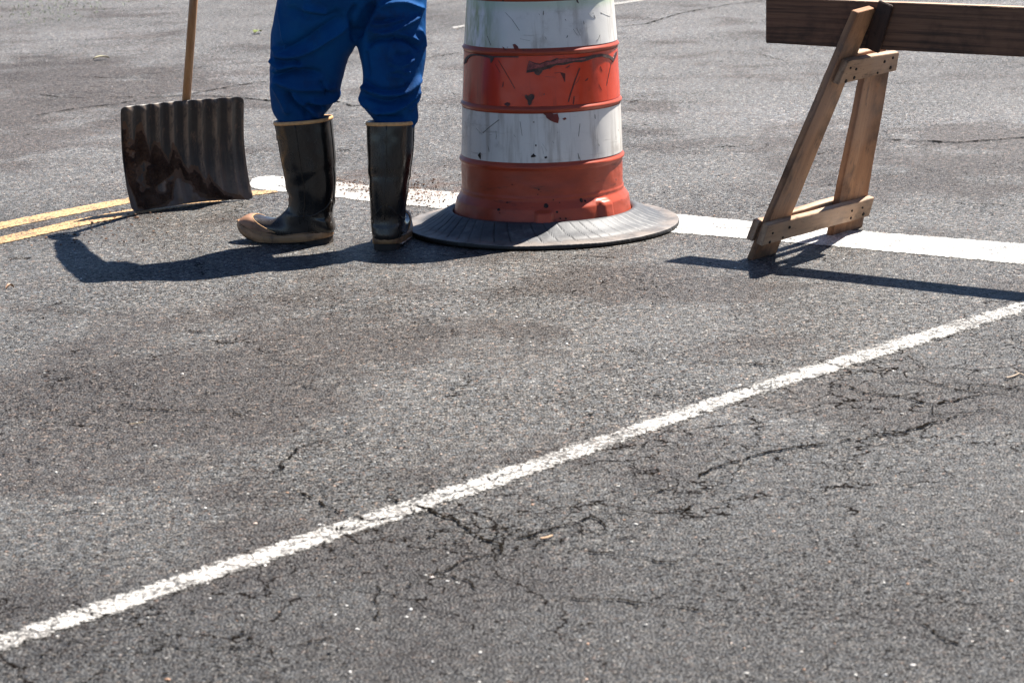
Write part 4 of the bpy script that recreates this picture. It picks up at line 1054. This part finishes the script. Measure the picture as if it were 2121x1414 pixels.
# ---- trousers ----------------------------------------------------------------
def edges(px_rows, Y):      # list of (py, xl, xr) -> (z, xc, half)
    out = []
    for py, xl, xr in px_rows:
        a = PL(xl, py, (0, Y, 0), (0, 1, 0)); b = PL(xr, py, (0, Y, 0), (0, 1, 0)); out.append(((a.z+b.z)/2, (a.x+b.x)/2, (b.x-a.x)/2))
    return out
YL, YR = LO.y + .03, RO.y + .085
Ll = edges([(262, 588, 668), (250, 577, 670), (240, 570, 672), (225, 563, 684), (205, 561, 697), (185, 560, 706), (150, 560.5, 716), (120, 562, 724), (95, 564, 737), (60, 567, 750), (30, 572, 770), (0, 578, 785), (-40, 586, 800)], YL)
Lr = edges([(272, 780, 856), (262, 778, 860), (250, 776, 867), (236, 766, 867.5), (225, 757, 866), (212, 748, 864.5), (203, 744, 866), (190, 748, 868), (160, 752, 876), (120, 745, 881), (95, 739, 882), (60, 730, 882), (30, 722, 883), (0, 712, 883.5), (-40, 700, 882)], YR)
def legloft(rows, Y, dps, tilt=0, n_=44):
    pts = catmull([Vector(r) for r in rows], 4); rings = []
    for q in pts:
        dp = interp(dps, q.x)
        rings.append([Vector((q.y + q.z*cos(2*pi*k/n_), Y + tilt*(q.x-.4) + dp*math.copysign(abs(sin(2*pi*k/n_))**.9, sin(2*pi*k/n_)), q.x)) for k in range(n_)])
    return loft(rings)
pl_ = legloft(Ll, YL, tilt=-.25, dps= [(.36, .065), (.45, .085), (.55, .095), (.8, .11)])
pr2 = legloft(Lr, YR, dps= [(.36, .060), (.45, .08), (.55, .09), (.8, .11)], tilt=.17)
# hips
hipc = PC
def torso_ring(z, rw, rd, fo=0.0, lo=0.0, n_=40):
    return [Vector((PC.x, PC.y, z)) + f_*(fo+rd*sin(2*pi*k/n_)) + l_*(lo+rw*cos(2*pi*k/n_)) for k in range(n_)]
hips = loft([torso_ring(z, a, b, c) for z, a, b, c in [(.735, .10, .085, 0), (.76, .155, .12, 0), (.80, .178, .135, 0), (.86, .182, .140, 0), (.93, .175, .135, 0), (.99, .16, .125, .0), (1.0, .15, .115, .0)]])
me = remesh([pl_, pr2, hips], .0052, 5)
# folds: ridges and valleys running over the cloth facing the camera, amplitude in metres
z5 = lambda x, y: (520+x/5.05, y/5.05)
FO = []
def fold(pts, amp, wpx, Y):
    q = [PL(*z5(x, y), (0, Y, 0), (0, 1, 0)) for x, y in pts]; q = catmull(q, 6); FO.append((np.array([(p.x, p.z) for p in q]), amp, wpx/5.05/650*1.0))
yl = YL-.08; yr = YR-.08
fold([(225, 490), (280, 515), (340, 500), (370, 470)], .006, 22, yl)
fold([(240, 550), (330, 570), (450, 560), (560, 530), (700, 460), (860, 350), (1060, 230)], .008, 40, yl)
fold([(260, 500), (420, 480), (600, 390), (800, 260), (1000, 160)], -.009, 55, yl)
fold([(215, 600), (260, 660), (340, 690), (470, 665), (560, 690)], .007, 32, yl)
fold([(260, 610), (340, 640), (460, 620), (540, 650)], -.007, 28, yl)
fold([(220, 740), (290, 730), (330, 700), (330, 680)], .006, 26, yl)
fold([(250, 790), (330, 770), (420, 740), (560, 740), (760, 760)], -.011, 45, yl)
fold([(230, 800), (330, 850), (500, 900), (680, 900), (900, 920)], .008, 55, yl)
fold([(240, 850), (290, 960), (350, 1080), (390, 1200)], .006, 40, yl)
fold([(370, 950), (440, 1040), (540, 1150), (620, 1240)], -.009, 34, yl)
fold([(440, 960), (530, 1060), (620, 1130), (700, 1240)], .008, 40, yl)
fold([(560, 1090), (660, 1120), (780, 1160)], -.010, 34, yl)
fold([(730, 830), (770, 920), (800, 980)], -.006, 20, yl)
fold([(600, 1040), (740, 1060), (860, 1020), (930, 950)], .008, 38, yl)
fold([(310, 40), (330, 200), (350, 350), (370, 480)], .003, 14, yl)
fold([(400, 60), (600, 130), (820, 150), (980, 100)], -.006, 60, yl)
fold([(560, 60), (720, 90), (830, 110)], .006, 40, yl)
fold([(1130, 30), (1060, 150), (1080, 300), (1085, 420)], -.008, 30, yl)
fold([(1290, 30), (1200, 180), (1130, 320), (1100, 420)], -.012, 34, yr)
fold([(1230, 330), (1370, 360), (1500, 330), (1640, 260), (1760, 180)], .009, 34, yr)
fold([(1250, 270), (1380, 270), (1500, 240), (1600, 210)], .006, 26, yr)
fold([(1250, 230), (1400, 225), (1520, 200)], -.005, 22, yr)
fold([(1340, 100), (1450, 50), (1600, 45), (1730, 100), (1800, 130)], .007, 32, yr)
fold([(1210, 520), (1250, 450), (1400, 415), (1560, 410), (1680, 460), (1760, 540)], -.010, 30, yr)
fold([(1300, 400), (1480, 375), (1640, 400), (1760, 480)], .007, 26, yr)
fold([(1190, 560), (1200, 700), (1215, 830)], -.006, 24, yr)
fold([(1430, 480), (1435, 650), (1440, 800), (1430, 960)], .003, 16, yr)
fold([(1440, 640), (1520, 700), (1620, 690), (1700, 620)], .006, 26, yr)
fold([(1460, 760), (1540, 740), (1600, 770), (1660, 760)], .007, 26, yr)
fold([(1480, 830), (1560, 820), (1600, 870), (1580, 930)], .005, 24, yr)
fold([(1500, 560), (1580, 600), (1680, 570)], -.005, 30, yr)
fold([(1160, 900), (1250, 970), (1420, 1005), (1580, 985), (1690, 900), (1770, 820)], .010, 30, yr)
fold([(1180, 860), (1260, 920), (1420, 955), (1560, 940), (1660, 860)], -.006, 26, yr)
fold([(1190, 1010), (1330, 1060), (1480, 1060), (1620, 1010)], -.009, 40, yr)
fold([(1240, 1160), (1400, 1180), (1540, 1150), (1650, 1060), (1750, 900)], .009, 34, yr)
fold([(1640, 1180), (1700, 1080), (1750, 960)], .007, 26, yr)
fold([(1330, 1230), (1450, 1240), (1600, 1230)], -.006, 30, yr)
fold([(1745, 320), (1790, 450), (1800, 540)], .006, 22, yr)
fold([(1200, 940), (1140, 1040), (1220, 1150)], .005, 30, yr)
co = np.empty(len(me.vertices)*3); me.vertices.foreach_get('co', co); co = co.reshape(-1, 3)
nr_ = np.empty(len(me.vertices)*3); me.vertices.foreach_get('normal', nr_); nr_ = nr_.reshape(-1, 3)
fac = np.clip((-nr_[:, 1]-.02)/.5, 0, 1); D = np.zeros(len(co))
XZ = co[:, [0, 2]]
for q, amp, wd in FO:
    lo_, hi_ = q.min(0)-wd*3, q.max(0)+wd*3
    sel = np.where((XZ[:, 0] > lo_[0]) & (XZ[:, 0] < hi_[0]) & (XZ[:, 1] > lo_[1]) & (XZ[:, 1] < hi_[1]) & (fac > 0))[0]
    if not len(sel): continue
    p = XZ[sel]; best = np.full(len(sel), 9.0); tb = np.zeros(len(sel)); ns_ = len(q)-1
    for i in range(ns_):
        a, b = q[i], q[i+1]; ab = b-a; t = np.clip(((p-a)@ab)/(ab@ab+1e-12), 0, 1); d = np.linalg.norm(p-a-t[:, None]*ab, axis=1)
        u = d < best; best[u] = d[u]; tb[u] = ((i+t)/ns_)[u]
    D[sel] += 2.7*amp*np.exp(-(best/(wd*.82))**1.45)*np.clip(np.minimum(tb, 1-tb)*6+.15, 0, 1)*fac[sel]
for i in range(len(co)):
    x, y, z_ = co[i]
    D[i] += .0026*fbm((x*6+z_*3, y*6, z_*9), 3)*(1-.55*fac[i]) + .0012*fbm((x*30+z_*20, y*30, z_*14), 3)
co = co + nr_*D[:, None]
me.vertices.foreach_set('co', co.ravel()); me.update(); me.polygons.foreach_set('use_smooth', [True]*len(me.polygons))
m = NT('blue_work_cloth'); w = m.coord()
base = m.mix(m.step(m.noise(4, 4, .6, w), .3, .7), (.002, .075, .240), (.003, .046, .165))
wv1 = m.noise(1, 2, .5, m.coord(scale=(1400, 1400, 500))); wv2 = m.noise(1, 2, .5, m.coord(scale=(400, 400, 1800)))
base = m.mix(m.step(m.noise(9, 5, .7, w), .52, .72, 0, .45), base, (.016, .022, .05)); base = m.mix(m.step(m.noise(5, 5, .7, m.coord(loc=(3, 1, 2))), .56, .74, 0, .25), base, (.02, .12, .22))
wvv = m.math('ADD', wv1, wv2)
m.b.inputs['Sheen Weight'].default_value = .0; m.b.inputs['Sheen Tint'].default_value = (.3, .55, 1, 1); m.b.inputs['Sheen Roughness'].default_value = .4
CLOTH = m.fin(base, .75, m.bump(m.math('ADD', wvv, m.math('MULTIPLY', m.noise(60, 3, .6, w), 1.5)), .35, .0015), .12)
me.materials.append(CLOTH); tr = bpy.data.objects.new('trousers', me); S.collection.objects.link(tr); tr.parent = man; tr.matrix_parent_inverse = Matrix.Translation(-Vector(man.location))

# ---- body: one continuous surface (head, neck, torso, arms, hands, legs inside the clothes)
lean = .25
def TP(z, f=0.0, l=0.0):     # point in the torso leaning forward above the hips
    k = max(0, z-.95); return Vector((PC.x, PC.y, z)) + f_*(f+lean*k/.45+.35*max(0, z-1.38)) + l_*l
shz = 1.20
shl, shr = TP(shz, 0, .135), TP(shz, 0, -.16)
hand_l = gc
head = TP(1.27, .10); neck0 = TP(1.17, 0.03)
HDn = (f_*.55 - Zv*.45).normalized(); HUp = (Zv*.83+f_*.55).normalized(); HS = l_
axes = (HS, HDn, HDn.cross(HS).normalized()*-1 if HDn.cross(HS).z < 0 else HDn.cross(HS).normalized())
HZ = axes[2]
el_l = (shl+hand_l)/2 + Vector((-.06, .01, -.06)); 
wr_l = hand_l + (el_l-hand_l).normalized()*.075
el_r = shr + Vector((.04, -.02, -.25)) + f_*.02; wr_r = TP(1.00, .15, -.03)
parts = []
parts.append(ellipsoid(head, axes, .075, .095, .112)); parts.append(ellipsoid(head+HDn*.03-HZ*.06, axes, .055, .062, .055))
parts.append(capsule(neck0-Zv*.03, head-HZ*.04-HDn*.02, .058, .054))
parts.append(capsule(head+HDn*.088+HZ*.012, head+HDn*.108-HZ*.022, .010, .015))                 # nose
for s_ in (1, -1):
    parts.append(ellipsoid(head+HS*.076*s_-HZ*.01, axes, .012, .020, .032, 12))                 # ears
    parts.append(ellipsoid(head+HDn*.078+HS*.032*s_+HZ*.025, axes, .024, .014, .008, 12))       # brows
    parts.append(ellipsoid(head+HDn*.076+HS*.036*s_-HZ*.022, axes, .022, .018, .018, 12))       # cheeks
parts.append(ellipsoid(head+HDn*.088-HZ*.052, axes, .024, .012, .007, 12)); parts.append(ellipsoid(head+HDn*.078-HZ*.085, axes, .022, .016, .016, 12))
parts.append(loft([[TP(z, f) + f_*(rd*sin(2*pi*k/32)) + l_*(rw*cos(2*pi*k/32)) for k in range(32)] for z, rw, rd, f in [(.82, .14, .10, 0), (.95, .135, .10, 0), (1.1, .14, .10, 0), (1.18, .16, .105, 0), (1.19, .14, .08, 0), (1.23, .08, .06, 0)]]))
def hand(wr, elb, palm_to, side, curl_c=None, curl_ax=None):
    """palm and five fingers; fingers wrap round curl_c/curl_ax when given"""
    P_ = []
    if curl_ax is not None:
        ax = curl_ax.normalized(); a_in = (elb-curl_c); a_in = (a_in-ax*a_in.dot(ax)).normalized(); b_ = ax.cross(a_in).normalized()
        def on(th, r, s_): return curl_c + ax*s_ + (a_in*cos(th)+b_*sin(th))*r
        P_.append(capsule(wr, on(.1, .032, 0), .026, .026))
        for i_, s_ in enumerate((-.030, -.010, .010, .030)):
            P_.append(capsule(on(0, .034, s_*.9), on(.75, .027, s_), .0145, .012))
            rl = (.0100, .0104, .0102, .0090)[i_]; ends = (3.9, 4.15, 4.05, 3.6)[i_]
            prev = on(.75, .026, s_); 
            for th in (1.6, 2.6, ends):
                q_ = on(th, .0215, s_); P_.append(capsule(prev, q_, rl, rl*.93)); prev = q_; rl *= .94
        P_.append(capsule(on(-.3, .034, .036), on(-1.1, .026, .040), .013, .0115)); P_.append(capsule(on(-1.1, .026, .040), on(-2.0, .0225, .030), .0115, .0095))
    else:
        d = (wr-elb).normalized(); sd = d.cross(palm_to).normalized()*side
        pc_ = wr+d*.045
        P_.append(capsule(wr, pc_, .025, .028))
        for i_, s_ in enumerate((-.030, -.010, .010, .030)):
            k0 = wr+d*.085+sd*s_; P_.append(capsule(wr+d*.03+sd*s_*.6, k0, .015, .011))
            l1, l2, l3 = [(.030, .020, .016), (.036, .024, .018), (.034, .023, .018), (.026, .018, .014)][i_]
            k1 = k0+(d+palm_to*.45).normalized()*l1; k2 = k1+(d*.7+palm_to*.9).normalized()*l2; k3 = k2+(d*.3+palm_to).normalized()*l3
            P_.append(capsule(k0, k1, .0100, .0094)); P_.append(capsule(k1, k2, .0094, .0086)); P_.append(capsule(k2, k3, .0086, .0074))
        P_.append(capsule(wr+d*.025+sd*.025, wr+d*.055+sd*.048+palm_to*.015, .0135, .0115)); P_.append(capsule(wr+d*.055+sd*.048+palm_to*.015, wr+d*.085+sd*.050+palm_to*.03, .0110, .0090))
    return P_
parts += [capsule(shl, el_l, .048, .040), capsule(el_l, wr_l, .038, .025), capsule(shr, el_r, .048, .040), capsule(el_r, wr_r, .038, .025)]
parts += hand(wr_l, el_l, f_, 1, gc, ga_); parts += hand(wr_r, el_r, -f_, 1)
kL = Vector((Ll[4][1], YL, .42)); kR = Vector((Lr[4][1], YR, .42))
for s_, kk, an in ((1, kL, LO+LF*.075+Zv*.09), (-1, kR, RO+RF*.075+Zv*.09)):
    hp_ = Vector((PC.x, PC.y, .86))+l_*.085*s_; parts += [capsule(hp_, kk+Zv*.05, .06, .042), capsule(kk+Zv*.05, an, .042, .033), capsule(an-Zv*.02, an-Zv*.035+(LF if s_ > 0 else RF)*.12, .032, .022)]
mb = remesh(parts, .0048, 2); mb.polygons.foreach_set('use_smooth', [True]*len(mb.polygons))
mb.materials.append(mat_simple('skin', (.42, .24, .16), .5, (.36, .19, .13), 14, .15, .001, .4))
bo = bpy.data.objects.new('body', mb); S.collection.objects.link(bo); bo.parent = man; bo.matrix_parent_inverse = Matrix.Translation(-Vector(man.location))
# eyes and hair
EYE = mat_simple('eye', (.6, .58, .55), .2, (.5, .48, .45), 4, 0); 
for s_ in (1, -1):
    V, Fc = ellipsoid(head+HDn*.080+HS*.031*s_+HZ*.008, axes, .0115, .010, .0085, 12); e_ = mesh_obj('eye', V, Fc, EYE, bo, True); e_.matrix_parent_inverse = Matrix()
HAIR = mat_simple('dark_hair', (.03, .02, .014), .6, (.05, .035, .025), 60, .6, .004)
hm = remesh([ellipsoid(head-HDn*.014+HZ*.022, axes, .083, .094, .104)], .006, 1)
hb_ = bmesh.new(); hb_.from_mesh(hm)
bmesh.ops.delete(hb_, geom=[v for v in hb_.verts if (v.co-head).dot(HDn) > .052 or ((v.co-head).dot(HZ) < -.02 and (v.co-head).dot(HDn) > -.02) or (v.co-head).dot(HZ) < -.07], context='VERTS')
for v in hb_.verts: v.co += (v.co-head).normalized()*.004*fbm(v.co*60, 3)
o = bm_obj('hair', hb_, HAIR, None, True); o.parent = bo
# shirt
sp_ = [loft([[TP(z, f) + f_*(rd*sin(2*pi*k/36)) + l_*(rw*cos(2*pi*k/36)) for k in range(36)] for z, rw, rd, f in [(.90, .175, .13, 0), (.95, .172, .13, 0), (1.05, .165, .125, 0), (1.15, .168, .125, 0), (1.16, .155, .118, 0), (1.21, .13, .09, 0), (1.25, .07, .06, 0.0)]]),
       capsule(shl, el_l, .066, .056), capsule(el_l, el_l.lerp(wr_l, .85), .054, .040), capsule(shr, el_r, .066, .056), capsule(el_r, el_r.lerp(wr_r, .85), .054, .040)]
ms = remesh(sp_, .007, 3)
for v in ms.vertices:
    p = v.co; v.co = p + v.normal*.006*fbm((p.x*9, p.y*9, p.z*14), 3)
ms.polygons.foreach_set('use_smooth', [True]*len(ms.polygons)); ms.materials.append(mat_simple('dark_work_shirt', (.03, .045, .09), .85, (.02, .03, .06), 10, .4, .002))
o = bpy.data.objects.new('shirt', ms); S.collection.objects.link(o); o.parent = man; o.matrix_parent_inverse = Matrix.Translation(-Vector(man.location))

# ================================================================ SMALL THINGS ON THE ROAD
def stick(name, label, cat, px, r, c, branch=None, z=None, c2=None, group=None):
    z = z if z is not None else r+.002
    P = [G(*p)+Zv*z for p in px]; P = catmull(P, 4); N_ = len(P)
    V, Fc = loft(tube([p+Vector((0, 0, .001*fbm((i, 0, 0)))) for i, p in enumerate(P)], [r*(1-.35*i/N_)*(1+.15*fbm((i*.7, 2, 1))) for i in range(N_)], 8))
    if branch:
        Q = [G(*p)+Zv*z for p in branch]; V2_, F2_ = loft(tube(Q, [r*.8]+[r*.6]*(len(Q)-1), 8)); b = len(V); V = V+V2_; Fc = Fc+[tuple(i+b for i in f) for f in F2_]
    o = mesh_obj(name, V, Fc, mat_simple(name+'_matter', c, .7, c2 or tuple(x*.7 for x in c), 90, .4, .002), None, True)
    ctr = P[N_//2].copy(); ctr.z = 0
    o.data.transform(Matrix.Translation(-ctr)); o.location = ctr
    return tag(o, label, cat, group)
stick('twig', 'pale forked twig lying on the asphalt at the right edge', 'twig', [(2083, 787), (2098, 783), (2111, 778), (2124, 783), (2135, 790)], .0028, (.40, .31, .23), branch=[(2111, 778), (2104, 773)])
stick('wood_splinter', 'short orange tan splinter of wood beside a crack in the foreground', 'splinter', [(1119, 1120), (1131, 1118), (1144, 1113)], .0028, (.55, .36, .22))
stick('straw', 'thin curled straw on the white bar behind the left boot', 'straw', [(693, 379), (699, 376), (706, 376), (712, 379)], .0013, (.35, .24, .15), z=.008)
stick('grass_stem', 'tiny pale dry stem on the asphalt above the thin white line', 'stem', [(268, 880), (285, 878), (302, 876)], .0009, (.45, .36, .22))
def leaf(name, label, px, c, w=.02):
    a, b = G(*px[0]), G(*px[1]); d = (b-a); L_ = d.length; d.normalize(); n_ = Vector((-d.y, d.x, 0)); V = []; Fc = []
    K = 14
    for i in range(K+1):
        t = i/K; hw_ = w*sin(pi*min(1, t*1.02))**.8*(1+.35*fbm((t*9, a.x, 0), 2))
        c_ = a+d*L_*t+Zv*(.006+.012*sin(t*3))
        V += [c_-n_*hw_+Zv*.008, c_, c_+n_*hw_+Zv*.007]
    for i in range(K):
        k = i*3; Fc += [(k, k+1, k+4, k+3), (k+1, k+2, k+5, k+4)]
    o = mesh_obj(name, V, Fc, mat_simple(name+'_matter', c, .6, tuple(x*.6 for x in c), 60), None, True); ctr = (a+b)/2; o.data.transform(Matrix.Translation(-ctr)); o.location = ctr
    return tag(o, label, 'leaf')
leaf('leaf', 'cream dry leaf lying on the road above and left of the shovel blade', [(193, 126), (227, 124)], (.50, .45, .30), .022)
leaf('leaf', 'small yellow green leaf on the road just left of the blue trousers', [(527, 72), (541, 69)], (.13, .16, .02), .03)
leaf('leaf', 'small dry tan leaf on the asphalt at the left below the shadow', [(12, 606), (30, 603)], (.42, .25, .16), .008)
